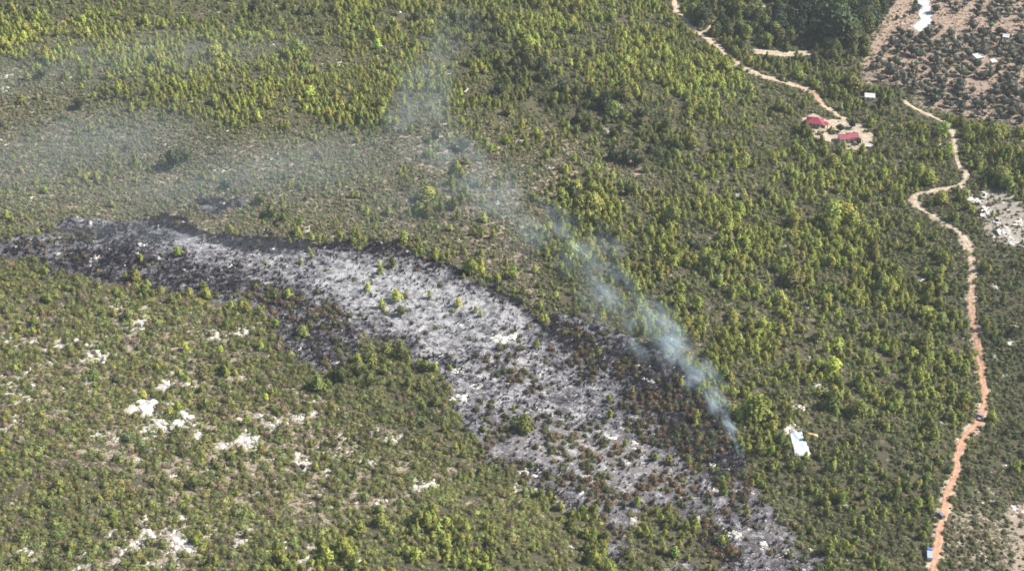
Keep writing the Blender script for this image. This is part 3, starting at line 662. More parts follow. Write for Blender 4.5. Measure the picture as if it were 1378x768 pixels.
# solitary big pines and dark trees that the photograph singles out: pixel of foot, height, yellowness
pine_pos = np.column_stack([x, y, z - .1]); pine_h = ht; pine_t = pt; pine_px = np.column_stack([px, py]); pine_y = yl
big = pine_h > 9.0
print('pines', len(x), 'big', big.sum())
_, _, dep = project(pine_pos[:, 0], pine_pos[:, 1], pine_pos[:, 2])
inview = (px > 8) & (px < W - 8) & (py > 12) & (py < H - 6)
score = np.where(inview, pine_h / dep, 0); top = np.argsort(-score)[:292]; sel = np.zeros(len(x), bool); sel[top] = True
LAND = [(1075, 600, 'near the white tarpaulin'), (1232, 268, 'near the hairpin of the dirt road'), (1096, 165, 'near the hip-roofed house'), (1142, 185, 'near the double-gabled house'), (1170, 132, 'near the lone white shed among pines'),
 (1318, 562, 'near the grey pickup'), (1264, 694, 'near the dark car on the verge'), (1250, 755, 'near the white and blue truck'), (998, 625, 'near the foot of the smoke'), (785, 300, 'near the round tree clump beside the smoke'), (842, 216, 'near the dark tree row on the pine slope'),
 (290, 272, 'near the small separate burnt patch'), (234, 220, 'near the large lone dark tree'), (1245, 20, 'near the white gravel bed'), (1316, 78, 'near the white shed in the olives'), (1340, 290, 'near the bare stony bank'), (1365, 735, 'near the bare ground below the road'),
 (205, 562, 'near the largest white outcrops'), (240, 728, 'near the lowest group of white outcrops'), (100, 470, 'near the white outcrops below the burnt strip'), (430, 450, 'near the black arm of the burn'), (540, 405, 'near the lone live tree in pale ash'), (680, 454, 'near the white rock in the ash'),
 (1060, 755, 'near the lower tip of the burn'), (940, 42, 'near the fork of the pale track'), (1080, 30, 'in the dark wood beyond the track'), (1310, 440, 'near the straight reach of the red road'), (1050, 72, 'near the short bare strip below the wood'), (620, 60, 'near the top of the smoke'), (560, 660, 'near the pale clearing below the burn'),
 (560, 745, 'among the bright bushes below the burn'), (300, 120, 'on the bright pine band above the scrub'), (100, 60, 'on the bright pine band by white rock'), (700, 640, 'near the lower margin of the burn'), (870, 730, 'near the green island by the burn tip'), (480, 510, 'near the trees below the black arm'), (100, 330, 'near the tail of the burnt strip'),
 (640, 250, 'in pink scrub under drifting smoke'), (900, 470, 'where the smoke crosses the burn margin'), (1110, 420, 'on the open pine slope between smoke and road'), (960, 330, 'on the pine slope below the dark tree row'), (1000, 200, 'on the pine slope beside the houses'), (760, 560, 'in the middle of the mottled ash'), (300, 350, 'in the long ashy strip'), (1290, 200, 'near the narrow upper reach of the road')]
LAND += [(1015, 22, 'at the track side of the dark wood'), (1150, 22, 'at the grove side of the dark wood'), (1085, 58, 'along the lower margin of the dark wood'), (1200, 90, 'at the bare pink margin of the olive grove'), (1250, 75, 'in the close olive rows below the gravel'), (1290, 120, 'in the olive grove above the narrow road'), (1360, 130, 'among scattered olives on pink soil'), (1353, 50, 'near the smallest white hut'), (1300, 15, 'on the bare pink field beside the gravel')]
LXY = np.array([q[:2] for q in LAND], float)
def near(px, py):
    d = np.hypot((LXY[:, 0] - px), (LXY[:, 1] - py) * 1.3); return LAND[int(np.argmin(d))][2]
def colour_word(yv): return 'yellow-green' if yv > .72 else ('mid green' if yv > .42 else 'dark green')
def grow(name, protos, pos, sc, tint, label, cat, group, i, rz=None):
    ct, tt = protos[i % len(protos)]; root = empty(name, tuple(pos), random.random() * 6.28 if rz is None else rz, sc)
    c = link('crown', ct, root); c['tint'] = [float(q) for q in tint]; link('trunk', tt, root); return tag(root, label, cat, group)
for i in np.where(sel)[0]:
    zt = near(*pine_px[i]); h = pine_h[i]; sw = 'tall' if h > 9.5 else ('middle-sized' if h > 7.4 else ('young' if h > 5.8 else 'small')); fat = random.choice((.82, .9, 1, 1.12, 1.25))
    lab = '%s %s%s pine %s' % (sw, 'slender ' if fat < .95 else 'broad ' if fat > 1.05 else '', colour_word(pine_y[i]), zt)
    r_ = grow('pine_tree', BIGPINE if h > 9 else PINE, pine_pos[i], h, pine_t[i], lab, 'pine tree', 'pines ' + zt, int(i)); r_.scale = (h * fat, h * fat, h)
rs = np.where(~sel)[0]
PJ = [join('pine', [(a, M['leaf']), (b, M['bark'])]) for a, b in PINE + BIGPINE]
idx = np.where(pine_h[rs] > 9, 8 + rs % 4, rs % 8)
n = len(rs); ww = RNG.uniform(.85, 1.2, n)
stuff('pine_woodland', PJ, pine_pos[rs], np.column_stack([np.zeros((n, 2)), RNG.random(n) * 6.28]), np.column_stack([pine_h[rs] * ww, pine_h[rs] * ww, pine_h[rs]]), idx, pine_t[rs], 'many green pines covering the slopes on all sides of the burn', 'woodland')

# --- named trees
for i, (a, b, w, yv, lab) in enumerate(NAMED):
    p = ground(np.array([float(a)]), np.array([float(b)]))[0]; c = tintmix((.026, .042, .018), (.18, .20, .045), np.array([yv]))[0]
    grow('broad_tree', OLIVE, p - np.array([0, 0, .2]), w * ((1.7 if yv < .1 else 1.35) if a < 1100 else 1), c, lab, 'tree', None, i)  # darkest trees widened to take in the shadow clumped with them

# --- olives
x, y, z = candidates(6.0, 30, .9); px, py, _ = project(x, y, z)
g_ = polymask(px, py, GROVE, 3)
thin = np.zeros(len(x))
for b in GROVE_BARE: thin = np.maximum(thin, polymask(px, py, b, 4))
den = np.clip(.55 + .38 * sstep(40, 75, py) + .25 * sstep(.4, .6, fbm(x / 30, y / 30, 1, 2)) - .25 * sstep(.5, .7, fbm(x / 24, y / 24, 7, 2)), 0, .95)
k = (RNG.random(len(x)) < g_ * den * (1 - .9 * thin)) & keepout(x, y, px, py, 2)
x, y, z, px, py = x[k], y[k], z[k], px[k], py[k]
osz = np.clip(RNG.lognormal(1.60, .28, len(x)), 2.8, 8.5); iv = (px > 0) & (px < W) & (py > 4); o_ = np.argsort(-np.where(iv, osz / (900 + y), 0))[:296]
orr = np.setdiff1d(np.arange(len(x)), o_); n = len(orr); OJ = [join('olive', [(a, M['leaf']), (b, M['bark'])]) for a, b in OLIVE]
stuff('olive_grove', OJ, np.column_stack([x[orr], y[orr], z[orr] - .1]), np.column_stack([np.zeros((n, 2)), RNG.random(n) * 6.28]), np.repeat(osz[orr][:, None], 3, 1), orr % 5, jitter(np.tile((.09, .102, .075), (n, 1)), .25), 'smaller grey-green olive trees filling the grove', 'olive grove')
print('olives', len(x), iv.sum())
for i in o_:
    s = float(osz[i]); c = jitter(np.array([(.078, .09, .066)]), .2)[0] if random.random() < .75 else jitter(np.array([(.14, .15, .11)]), .2)[0]
    z_ = near(px[i], py[i]); hue = 'pale' if c[0] > .11 else 'dark'
    grow('olive_tree', OLIVE, (x[i], y[i], z[i] - .1), s, c, '%s %s grey-green olive tree %s' % (hue, 'large' if s > 5.8 else ('medium' if s > 4.6 else 'small'), z_), 'olive tree', 'olive trees ' + z_, int(i))

# --- shrubs
x, y, z = candidates(2.1); R, px, py, qx, qy = params(x, y, z); bm_ = burnmask(px, py, qx, qy, x, y)
cl = fbm(x / 9, y / 9, 3, 2)
pr = R[:, 3] * (.45 + 1.0 * sstep(.3, .62, cl)) * (1 - .985 * bm_)
k = (RNG.random(len(x)) < pr) & keepout(x, y, px, py, -.35) & (rockclear(x, y) > .15)
for a, b, _ in NP: k &= np.hypot(x - a, y - b) > 1.6
x, y, z, R, px, py = x[k], y[k], z[k], R[k], px[k], py[k]
D = R[:, 4] * RNG.lognormal(-.05, .3, len(x)); n = len(x)
gr = np.clip(R[:, 5] + RNG.normal(0, .22, n), 0, 1)
olive_ = tintmix((.080, .098, .046), (.225, .235, .080), gr)
br = (RNG.random(n) < .08 + .08 * (R[:, 6] > .45))[:, None]
grey_ = (.75 * polymask(px, py, REG[4][0], 25) + .5 * polymask(px, py, REG[5][0], 25))[:, None]  # grey-green scrub, tint greyed further to put smoke haze into the colour
olive_ = olive_ * (1 - grey_) + grey_ * np.array([(.17, .185, .10)])
olive_ = olive_ * (.76 + .52 * fbm(x / 60 + 9, y / 60, 1, 2))[:, None]  # slow light-dark variation painted into the tint as relief shading
st = jitter(np.where(br, np.array([(.19, .155, .10)]), olive_), .2)
_, _, dep = project(x, y, z); inview = (px > 10) & (px < W - 10) & (py > 10) & (py < H - 8)
score = np.where(inview, D / dep, 0); top = np.argsort(-score)[:296]; sel = np.zeros(n, bool); sel[top] = True
HS = RNG.uniform(.75, 1.25, n)
print('shrubs', n)
for i in np.where(sel)[0]:
    zt = near(px[i], py[i]); o = link('shrub', SHRUBJ[i % 8]); o.location = (x[i], y[i], z[i] - .05); o.rotation_euler = (0, 0, random.random() * 6.28); o.scale = (D[i], D[i], D[i] * HS[i])
    o['tint'] = [float(q) for q in st[i]]
    w_ = 'brown-grey' if br[i, 0] else ('olive green' if gr[i] > .6 else ('dull green' if gr[i] > .35 else 'dark green'))
    tag(o, 'big %s %s shrub %s' % ('tall' if HS[i] > 1.08 else ('low' if HS[i] < .9 else 'rounded'), w_, zt), 'shrub', 'shrubs ' + zt)
rs = np.where(~sel)[0]; n = len(rs)
stuff('shrub_cover', SHRUBJ, np.column_stack([x[rs], y[rs], z[rs] - .05]), np.column_stack([np.zeros((n, 2)), RNG.random(n) * 6.28]), np.column_stack([D[rs] * RNG.uniform(.8, 1.2, n), D[rs], D[rs] * HS[rs]]), rs % 8, st[rs], 'dense rounded maquis shrubs covering the hillside', 'shrubs')

# --- low scrub
x, y, z = candidates(1.75, 30); R, px, py, qx, qy = params(x, y, z); bm_ = burnmask(px, py, qx, qy, x, y)
k = (RNG.random(len(x)) < R[:, 7] * (1 - .97 * bm_) * .75 * sstep(.3, .6, fbm(x / 6, y / 6, 2, 2))) & keepout(x, y, px, py, -.4)
x, y, z, R = x[k], y[k], z[k], R[k]; n = len(x); D = RNG.uniform(.7, 1.6, n)
t = np.clip(R[:, 6] * .9 + RNG.normal(0, .25, n), 0, 1); lt = jitter(tintmix((.135, .14, .075), (.35, .30, .225), t), .25)
print('scrub', n)
stuff('low_scrub', SCRUB, np.column_stack([x, y, z - .02]), np.column_stack([np.zeros((n, 2)), RNG.random(n) * 6.28]), np.column_stack([D, D, D]), np.arange(n) % 6, lt, 'low dry scrub and grass between the shrubs', 'scrub')

# --- burnt shrubs
x, y, z = candidates(1.9, 20); px, py, qx, qy = warp_px(x, y, z); bm_ = burnmask(px, py, qx, qy, x, y); dk = chardark(px, py)
k = (RNG.random(len(x)) < bm_ * (.10 + .75 * dk ** 1.3) * (.4 + .9 * sstep(.35, .65, fbm(x / 7, y / 7, 1, 2))))
x, y, z, px, py, dk = x[k], y[k], z[k], px[k], py[k], dk[k]; n = len(x); D = RNG.lognormal(.85, .3, n)
_, _, dep = project(x, y, z); inview = (px > 10) & (px < W - 10) & (py < H - 8)
score = np.where(inview, D / dep, 0); top = np.argsort(-score)[:296]; sel = np.zeros(n, bool); sel[top] = True
print('charred', n)
for i in np.where(sel)[0]:
    o = link('charred_shrub', CHAR[i % 6]); o.location = (x[i], y[i], z[i] - .03); o.rotation_euler = (0, 0, random.random() * 6.28); o.scale = (D[i],) * 3
    z_ = 'on black char' if dk[i] > .65 else ('on pale ash' if dk[i] < .35 else 'on grey ash')
    w_ = near(px[i], py[i])
    tag(o, '%s charred bare shrub %s %s' % ('big' if D[i] > 4 else 'middling' if D[i] > 3.3 else 'small', z_, w_), 'burnt shrub', 'charred shrubs ' + w_)
rs = np.where(~sel)[0]; n = len(rs); zz = np.zeros((n, 2))
stuff('charred_scrub', CHAR, np.column_stack([x[rs], y[rs], z[rs] - .03]), np.column_stack([zz, RNG.random(n) * 6.28]), np.repeat(D[rs][:, None], 3, 1), rs % 6, np.tile((.03, .03, .03), (n, 1)), 'blackened stems of burnt scrub in the ash', 'burnt scrub')

# --- scorched shrubs still holding leaves inside the burn
x, y, z = candidates(3.4, 5); px, py, qx, qy = warp_px(x, y, z); bm_ = burnmask(px, py, qx, qy, x, y)
SC = [([(640, 440), (760, 440), (800, 520), (720, 540), (640, 500)], .30), ([(770, 440), (900, 460), (1000, 600), (1010, 700), (920, 640), (840, 560), (780, 500)], .75), ([(640, 540), (760, 560), (960, 660), (1080, 760), (880, 768), (760, 680), (660, 620)], .52), ([(335, 385), (440, 390), (490, 450), (470, 500), (380, 460)], .55), ([(60, 310), (130, 315), (110, 350), (50, 340)], .4), ([(430, 420), (560, 430), (600, 490), (470, 470)], .3)]
pr = np.full(len(x), .025)
for pl, v in SC: m_ = polymask(px, py, pl, 14); pr = np.maximum(pr, m_ * v)
pr = pr * (.15 + 1.7 * sstep(.42, .6, fbm(x / 12, y / 12, 5, 2)))
k = (RNG.random(len(x)) < pr * (bm_ > .4)) & (rockclear(x, y) > .2)
ex_ = ground(np.array([655., 672, 700, 742, 780, 805, 690, 730, 760., 545]), np.array([482, 470, 512, 470, 468, 474, 500, 452, 448., 400]))
x, y, z, px, py = x[k], y[k], z[k], px[k], py[k]
x = np.r_[ex_[:, 0], x]; y = np.r_[ex_[:, 1], y]; z = np.r_[ex_[:, 2], z]; px, py, _ = project(x, y, z); n = min(len(x), 298)
rs = np.arange(n, len(x)); m_ = len(rs); sz = RNG.uniform(2.2, 4.4, m_); pal = np.array([(.16, .115, .065), (.11, .085, .06), (.13, .125, .055), (.085, .105, .04)])
if m_: stuff('scorched_scrub', SHRUBJ, np.column_stack([x[rs], y[rs], z[rs] - .05]), np.column_stack([np.zeros((m_, 2)), RNG.random(m_) * 6.28]), np.column_stack([sz, sz, sz * RNG.uniform(.9, 1.4, m_)]), rs % 8, jitter(pal[RNG.integers(0, 4, m_)], .2), 'smaller scorched brown and olive shrubs strewn over the burn', 'scorched scrub')
for i in range(n):
    q = random.random(); kind, c = (('orange-brown scorched', (.19, .135, .07)) if q < .34 else ('brown scorched', (.12, .095, .065)) if q < .54 else ('olive half-scorched', (.15, .14, .06)) if q < .82 else ('surviving green', (.10, .125, .045)))
    s = random.uniform(2.6, 5.2) * (1.1 if i < 10 else .9); o = link('scorched_shrub', SHRUBJ[i % 8]); o.location = (x[i], y[i], z[i] - .05); o.rotation_euler = (0, 0, random.random() * 6.28); hh = random.uniform(.95, 1.5); o.scale = (s, s, s * hh)
    o['tint'] = [float(v) for v in jitter(np.array([c]), .2)[0]]
    w_ = near(px[i], py[i])
    tag(o, '%s %s shrub %s' % ('tall' if hh > 1.22 else 'broad' if s > 3.6 else 'small', kind, w_), 'scorched shrub', 'scorched shrubs ' + w_)

# --- rocks
for i, (p, r) in enumerate(ROCKS):
    o = link('limestone_outcrop', ROCK[i % 8]); s = r * 2 * 1.3; o.location = (p[0], p[1], p[2] - .05 * s * .3); o.rotation_euler = (0, 0, random.random() * 6.28); o.scale = (s * random.uniform(1, 1.35), s, s * .85)
    a, b, _ = project(*p); ztt = near(a, b)
    tag(o, '%s white limestone outcrop %s' % ('broad' if r > 3 else 'medium' if r > 1.4 else 'small' if r > .9 else 'tiny', ztt), 'rock', 'limestone outcrops ' + ztt)
x, y, z = candidates(3.2, 20); R, px, py, qx, qy = params(x, y, z); bm_ = burnmask(px, py, qx, qy, x, y)
near = np.full(len(x), 99.)
for a, b, r in RP[:len(OC)]: near = np.minimum(near, np.hypot(x - a, y - b) / (r + .5))
pr = .02 + .65 * np.clip(2.6 - near, 0, 1) * (np.clip(R[:, 6], .2, 1)) + .3 * np.clip(R[:, 6] - .4, 0, 1) * sstep(.42, .62, fbm(x / 22, y / 22, 6, 2)) + .06 * bm_
k = (RNG.random(len(x)) < pr) & keepout(x, y, px, py, .5); x, y, z = x[k], y[k], z[k]
x = np.r_[x, ex[rest_rock, 0]]; y = np.r_[y, ex[rest_rock, 1]]; z = np.r_[z, ex[rest_rock, 2]]; n = len(x); D = RNG.lognormal(.15, .4, n)
print('stones', n)
stuff('stone_scatter', ROCK, np.column_stack([x, y, z - .03]), np.column_stack([np.zeros((n, 2)), RNG.random(n) * 6.28]), np.column_stack([D * 1.1, D, D * .6]), np.arange(n) % 8, np.ones((n, 3)), 'small pale stones strewn between shrubs', 'stones')

# ------------------------------------------------------------------ houses and sheds
def at_px(a, b): return ground(np.array([float(a)]), np.array([float(b)]))[0]
def window(root, x, z, w, h, y, ax=0, mat='glass', name='window'):
    """y: outer wall plane; ax 0 faces -Y, 1 faces +X, 2 faces -X, 3 faces +Y"""
    def pl(m, x0, x1, d0, d1, z0, z1):
        if ax == 0: m.box(x0, x1, y - d1, y - d0, z0, z1)
        elif ax == 3: m.box(x0, x1, y + d0, y + d1, z0, z1)
        elif ax == 1: m.box(y + d0, y + d1, x0, x1, z0, z1)
        else: m.box(y - d1, y - d0, x0, x1, z0, z1)
    fr = MB()
    for a in ((x - w / 2 - .08, x - w / 2, z - .08, z + h + .08), (x + w / 2, x + w / 2 + .08, z - .08, z + h + .08), (x - w / 2, x + w / 2, z + h, z + h + .08), (x - w / 2, x + w / 2, z - .08, z)): pl(fr, a[0], a[1], -.02, .06, a[2], a[3])
    o = fr.build(name, M['wall'], root); p = MB(); pl(p, x - w / 2, x + w / 2, -.01, .015, z, z + h); p.build('pane' if mat == 'glass' else 'panel', M[mat], o)
def hip(w, d, z, rise, ov=.6, ridge=.35):
    W2, D2 = w / 2 + ov, d / 2 + ov; r = W2 * ridge; t = .18
    v = [(-W2, -D2, z), (W2, -D2, z), (W2, D2, z), (-W2, D2, z), (-r, 0, z + rise), (r, 0, z + rise)]; n = len(v); v += [(a, b, c - t) for a, b, c in v[:4]]
    return v, [(0, 1, 5, 4), (1, 2, 5), (2, 3, 4, 5), (3, 0, 4), (6, 7, 1, 0), (7, 8, 2, 1), (8, 9, 3, 2), (9, 6, 0, 3), (9, 8, 7, 6)]
def gable(w, d, z, rise, ov=.5):
    W2, D2 = w / 2 + ov, d / 2 + ov; t = .2
    v = [(-W2, -D2, z), (W2, -D2, z), (W2, 0, z + rise), (-W2, 0, z + rise), (W2, D2, z), (-W2, D2, z)]; v += [(a, b, c - t) for a, b, c in v]
    return v, [(0, 1, 2, 3), (3, 2, 4, 5), (7, 6, 9, 8), (8, 9, 11, 10), (6, 7, 1, 0), (10, 11, 5, 4), (7, 8, 2, 1), (8, 10, 4, 2), (9, 6, 0, 3), (11, 9, 3, 5)]
def ridge_roof(root, vf, mat, name='roof', w=0, z=0):
    mb = MB().add(*vf); r = mb.build(name, M[mat], root); return r
# hip-roofed house
p = at_px(1096, 168); r1 = empty('hip_roof_house', tuple(p), math.radians(-14))
tag(r1, 'square house with crimson hip roof and shaded veranda', 'house')
MB().box(-4.2, 4.2, -3.2, 3.2, -1.2, 3.0).build('wall', M['cream'], r1)
rf = MB().add(*hip(8.4, 6.4, 3.0, 2.4, 1.3, .28)).build('roof', M['roof'], r1)
MB().tube((-1.5, 0, 5.35), (1.5, 0, 5.35), .14, .14, 6).build('ridge_cap', M['roof'], rf)
MB().box(1.0, 1.6, .8, 1.4, 3.8, 5.9).build('chimney', M['wall'], rf)
for xx in (-2.4, 2.4): window(r1, xx, .9, 1.3, 1.2, -3.2)
window(r1, 0, 0, 1.1, 2.1, -3.2, 0, 'wood', 'door'); window(r1, 0, .9, 1.2, 1.2, 4.2, 1); window(r1, 0, .9, 1.2, 1.2, -4.2, 2)
for xx in (-5.0, -1.7, 1.7, 5.0): MB().box(xx - .14, xx + .14, -4.25, -3.97, -1.0, 2.85).build('post', M['wood'], r1)
MB().box(-5.3, 5.3, -4.4, -3.21, -1.2, .02).build('veranda_floor', M['cream'], r1)
MB().add(*[[(4.9, -2.6, 2.5), (8.6, -2.6, 2.0), (8.6, 1.8, 2.0), (4.9, 1.8, 2.5), (4.9, -2.6, 2.35), (8.6, -2.6, 1.85), (8.6, 1.8, 1.85), (4.9, 1.8, 2.35)], [(0, 1, 2, 3), (7, 6, 5, 4), (0, 4, 5, 1), (1, 5, 6, 2), (2, 6, 7, 3), (3, 7, 4, 0)]]).build('lean_to_roof', M['roof'], r1)
for yy in (-2.4, 1.6): MB().box(8.2, 8.45, yy - .1, yy + .15, -1, 1.9).build('post', M['wood'], r1)
# double gable house
p = at_px(1141, 189); r2 = empty('gable_house', tuple(p), math.radians(8))
tag(r2, 'white house with two crimson gabled roofs and pillared porch', 'house')
MB().box(-6.0, -.3, -2.8, 2.8, -1.4, 2.8).build('wall', M['wall'], r2); MB().box(-.3, 5.6, -2.2, 3.6, -1.4, 3.1).build('wall', M['wall'], r2)
for cx, cyy, ww, dd, zz_ in ((-3.2, 0, 5.9, 5.6, 2.8), (2.75, .7, 5.9, 5.8, 3.1)):
    v, f = gable(ww, dd, zz_, 1.7, .55); rf = MB().add([(a + cx, b + cyy, c) for a, b, c in v], f).build('roof', M['roof'], r2)
    MB().tube((cx - ww / 2, cyy, zz_ + 1.72), (cx + ww / 2, cyy, zz_ + 1.72), .13, .13, 6).build('ridge_cap', M['roof'], rf)
    x0, x1 = cx - ww / 2 + .02, cx + ww / 2 - .02; gm = MB()
    for xe, s in ((x0, 1), (x1, -1)): gm.add([(xe, cyy - dd / 2, zz_), (xe, cyy + dd / 2, zz_), (xe, cyy, zz_ + 1.5), (xe + .2 * s, cyy - dd / 2, zz_), (xe + .2 * s, cyy + dd / 2, zz_), (xe + .2 * s, cyy, zz_ + 1.5)], [(0, 1, 2), (5, 4, 3), (0, 3, 4, 1), (1, 4, 5, 2), (2, 5, 3, 0)])
    gm.build('gable_wall', M['wall'], r2)
for xx in (-4.7, -1.9): window(r2, xx, .8, 1.2, 1.3, -2.8)
window(r2, 1.2, -.1, 1.1, 2.1, -2.2, 0, 'wood', 'door'); window(r2, 3.6, .8, 1.4, 1.3, -2.2)
window(r2, .7, .9, 1.2, 1.2, 5.6, 1); window(r2, 0, .9, 1.2, 1.2, -6.0, 2)
MB().box(3.6, 4.2, 1.2, 1.8, 3.9, 5.7).build('chimney', M['wall'], r2)
for xx in (.1, 2.7, 5.3): MB().box(xx - .2, xx + .2, -3.75, -3.35, -1.4, 2.55).build('pillar', M['wall'], r2)
MB().box(-.25, 5.6, -3.85, -2.22, 2.56, 2.72).build('porch_roof', M['roof'], r2); MB().box(-.25, 5.6, -3.9, -2.21, -1.4, -.02).build('porch_floor', M['cream'], r2)
# white sheds
def shed(a, b, w, d, h, rz, label, mat='whiteroof', wall='wall'):
    p = at_px(a, b); r = empty('shed', tuple(p), math.radians(rz)); tag(r, label, 'shed')
    MB().box(-w / 2, w / 2, -d / 2, d / 2, -1, h).build('wall', M[wall], r)
    W2, D2 = w / 2 + .35, d / 2 + .35
    rf = MB().add([(-W2, -D2, h + .02), (W2, -D2, h + .02), (W2, D2, h + .9), (-W2, D2, h + .9), (-W2, -D2, h + .14), (W2, -D2, h + .14), (W2, D2, h + 1.02), (-W2, D2, h + 1.02)], [(3, 2, 1, 0), (4, 5, 6, 7), (0, 1, 5, 4), (1, 2, 6, 5), (2, 3, 7, 6), (3, 0, 4, 7)]).build('roof', M[mat], r)
    MB().box(-w / 2, w / 2, d / 2 - .25, d / 2 - .002, h, h + .8).build('back_wall', M[wall], r)
    for k_ in range(3): MB().box(-W2, W2, -D2 + .5 + k_ * (2 * D2 - 1) / 2 - .04, -D2 + .5 + k_ * (2 * D2 - 1) / 2 + .04, h + .2 + .44 * k_ * .9, h + .27 + .44 * k_ * .9).build('batten', M[mat], rf)
    window(r, -w * .2, 0, 1.0, min(2.0, h - .3), -d / 2, 0, 'wood', 'door'); window(r, w * .25, .9, .9, .8, -d / 2); return r
shed(1170, 133, 6.2, 4.2, 2.0, -8, 'small white roofed shed alone among pines near the olive grove')
shed(1316, 80, 6.6, 5.0, 2.4, 24, 'white roofed shed amid olive trees with pink soil beside it')
shed(1353, 53, 4.0, 3.4, 2.2, -18, 'smallest white hut by a lone big olive on bare soil')
shed(1336, 86, 3.6, 3.0, 1.9, 20, 'little pale hut just beyond the white roofed olive shed', 'whiteroof', 'cream')
shed(1168, 199, 2.6, 2.2, 1.6, -10, 'tiny pale outhouse at the margin of the house yard', 'whiteroof', 'cream')
# earth bank beside the tarpaulin
p0, p1 = at_px(1082, 582), at_px(1100, 587); v, f = ico(2, 77, .12, 1, 1, 1, 0); d_ = p1 - p0
an = math.atan2(d_[1], d_[0]); ln = math.hypot(d_[0], d_[1]) / 2
o = link('earth_bank', mesh('earth_bank', [(a * (ln + .6), b * 1.1 * (1.5 if a > .4 else .8), c * (1.1 if a > .4 else .7)) for a, b, c in v], f, True), None, M['yellowearth']); o.location = tuple((p0 + p1) / 2); o.rotation_euler = (0, 0, an); tag(o, 'yellowish earth bank beside the white tarpaulin', 'earth bank')

# ------------------------------------------------------------------ vehicles
def vehicle(name, a, b, rz, L_, Wd, prof, cab, mat, label, cat, cabmat=None, box=None):
    """prof: side outline of the lower body (x, z); cab: side outline of the glazed cabin"""
    p = at_px(a, b); r = empty(name, (p[0], p[1], p[2] + .1), math.radians(rz)); tag(r, label, cat)
    def ext(pr, w0, w1, nm, m, par):
        n = len(pr); v = [(x, -w0 if z < zmid(pr) else -w1, z) for x, z in pr] + [(x, w0 if z < zmid(pr) else w1, z) for x, z in pr]
        f = [tuple(range(n)), tuple(range(2 * n - 1, n - 1, -1))] + [((i + 1) % n, i, n + i, n + (i + 1) % n) for i in range(n)]
        return link(nm, mesh(nm, v, f), par, M[m])
    def zmid(pr): zs = [q[1] for q in pr]; return (min(zs) + max(zs)) / 2
    body = ext(prof, Wd / 2, Wd / 2 * .97, 'body', mat, r)
    bv = body.modifiers.new('b', 'BEVEL'); bv.width = .06; bv.segments = 2
    c = ext(cab, Wd / 2 * .95, Wd / 2 * .78, 'cabin', cabmat or mat, r)
    x0 = min(q[0] for q in cab); x1 = max(q[0] for q in cab); zb = min(q[1] for q in cab); zt = max(q[1] for q in cab); tx0 = min(q[0] for q in cab if q[1] > zt - .05); tx1 = max(q[0] for q in cab if q[1] > zt - .05)
    for s in (-1, 1):
        yb, yt = s * (Wd / 2 * .95 + .012), s * (Wd / 2 * .78 + .012)
        for k_ in range(2):
            lo = .06 + .47 * k_; hi = lo + .41
            bx = lambda t, e: (x0 + (x1 - x0) * t) if e == 0 else (tx0 + (tx1 - tx0) * t)
            l = lambda e, zf: yb + (yt - yb) * zf
            m_ = MB(); m_.add([(bx(lo, 0) * .85 + bx(lo, 1) * .15, l(0, .12), zb + (zt - zb) * .12), (bx(hi, 0) * .85 + bx(hi, 1) * .15, l(0, .12), zb + (zt - zb) * .12), (bx(hi, 0) * .2 + bx(hi, 1) * .8, l(0, .85), zb + (zt - zb) * .85), (bx(lo, 0) * .2 + bx(lo, 1) * .8, l(0, .85), zb + (zt - zb) * .85)], [(0, 1, 2, 3)]); m_.build('side_window', M['glass'], c)
    hw = Wd / 2 * .7
    MB().add([(x1 - .02 + .03, -hw, zb + .1), (x1 + .01, hw, zb + .1), (tx1 + .05, hw * .9, zt - .06), (tx1 + .05, -hw * .9, zt - .06)], [(0, 1, 2, 3)]).build('windscreen', M['glass'], c)
    MB().add([(x0 - .02, hw, zb + .1), (x0 - .02, -hw, zb + .1), (tx0 - .05, -hw * .9, zt - .06), (tx0 - .05, hw * .9, zt - .06)], [(0, 1, 2, 3)]).build('rear_window', M['glass'], c)
    fx = max(q[0] for q in prof); rx = min(q[0] for q in prof); zl = .75
    for s in (-1, 1):
        MB().box(fx - .04, fx + .03, s * Wd * .36 - .16, s * Wd * .36 + .16, zl - .09, zl + .09).build('headlight', M['lamp'], r)
        MB().box(rx - .03, rx + .04, s * Wd * .4 - .09, s * Wd * .4 + .09, zl, zl + .22).build('tail_light', M['redlamp'], r)
        for xx in (rx + L_ * .2, fx - L_ * .19):
            w_ = empty('wheel', (xx, s * (Wd / 2 - .1), .36)); w_.parent = r
            MB().tube((0, -.12, 0), (0, .12, 0), .36, .36, 14).build('tyre', M['tyre'], w_); MB().tube((0, s * .1, 0), (0, s * .13, 0), .2, .2, 10).build('rim', M['rim'], w_)
    MB().box(fx - .02, fx + .09, -Wd * .45, Wd * .45, .38, .56).build('bumper', M['tyre'], r)
    if box:
        x0, x1, z0, z1, bmat, nm = box; bb = MB().box(x0, x1, -Wd / 2 * .96, Wd / 2 * .96, z0, z1).build(nm, M[bmat], r); b2 = bb.modifiers.new('b', 'BEVEL'); b2.width = .07; b2.segments = 2
    return r
SUV = [(-2.2, .35), (2.2, .35), (2.25, .8), (2.1, 1.02), (.95, 1.1), (-2.15, 1.1), (-2.25, .8)]; SUVC = [(-2.1, 1.08), (1.0, 1.08), (.35, 1.75), (-1.85, 1.75)]
PICK = [(-2.6, .4), (2.5, .4), (2.55, .9), (2.4, 1.08), (1.2, 1.15), (-.7, 1.15), (-.7, .85), (-2.5, .85), (-2.5, 1.15), (-2.6, 1.15)]; PICKC = [(-.65, 1.13), (1.25, 1.13), (.6, 1.8), (-.55, 1.8)]
TRK = [(-3.2, .5), (3.1, .5), (3.15, 1.3), (1.3, 1.35), (1.2, .95), (-3.2, .95)]; TRKC = [(1.35, 1.33), (3.13, 1.33), (2.95, 2.3), (1.4, 2.3)]
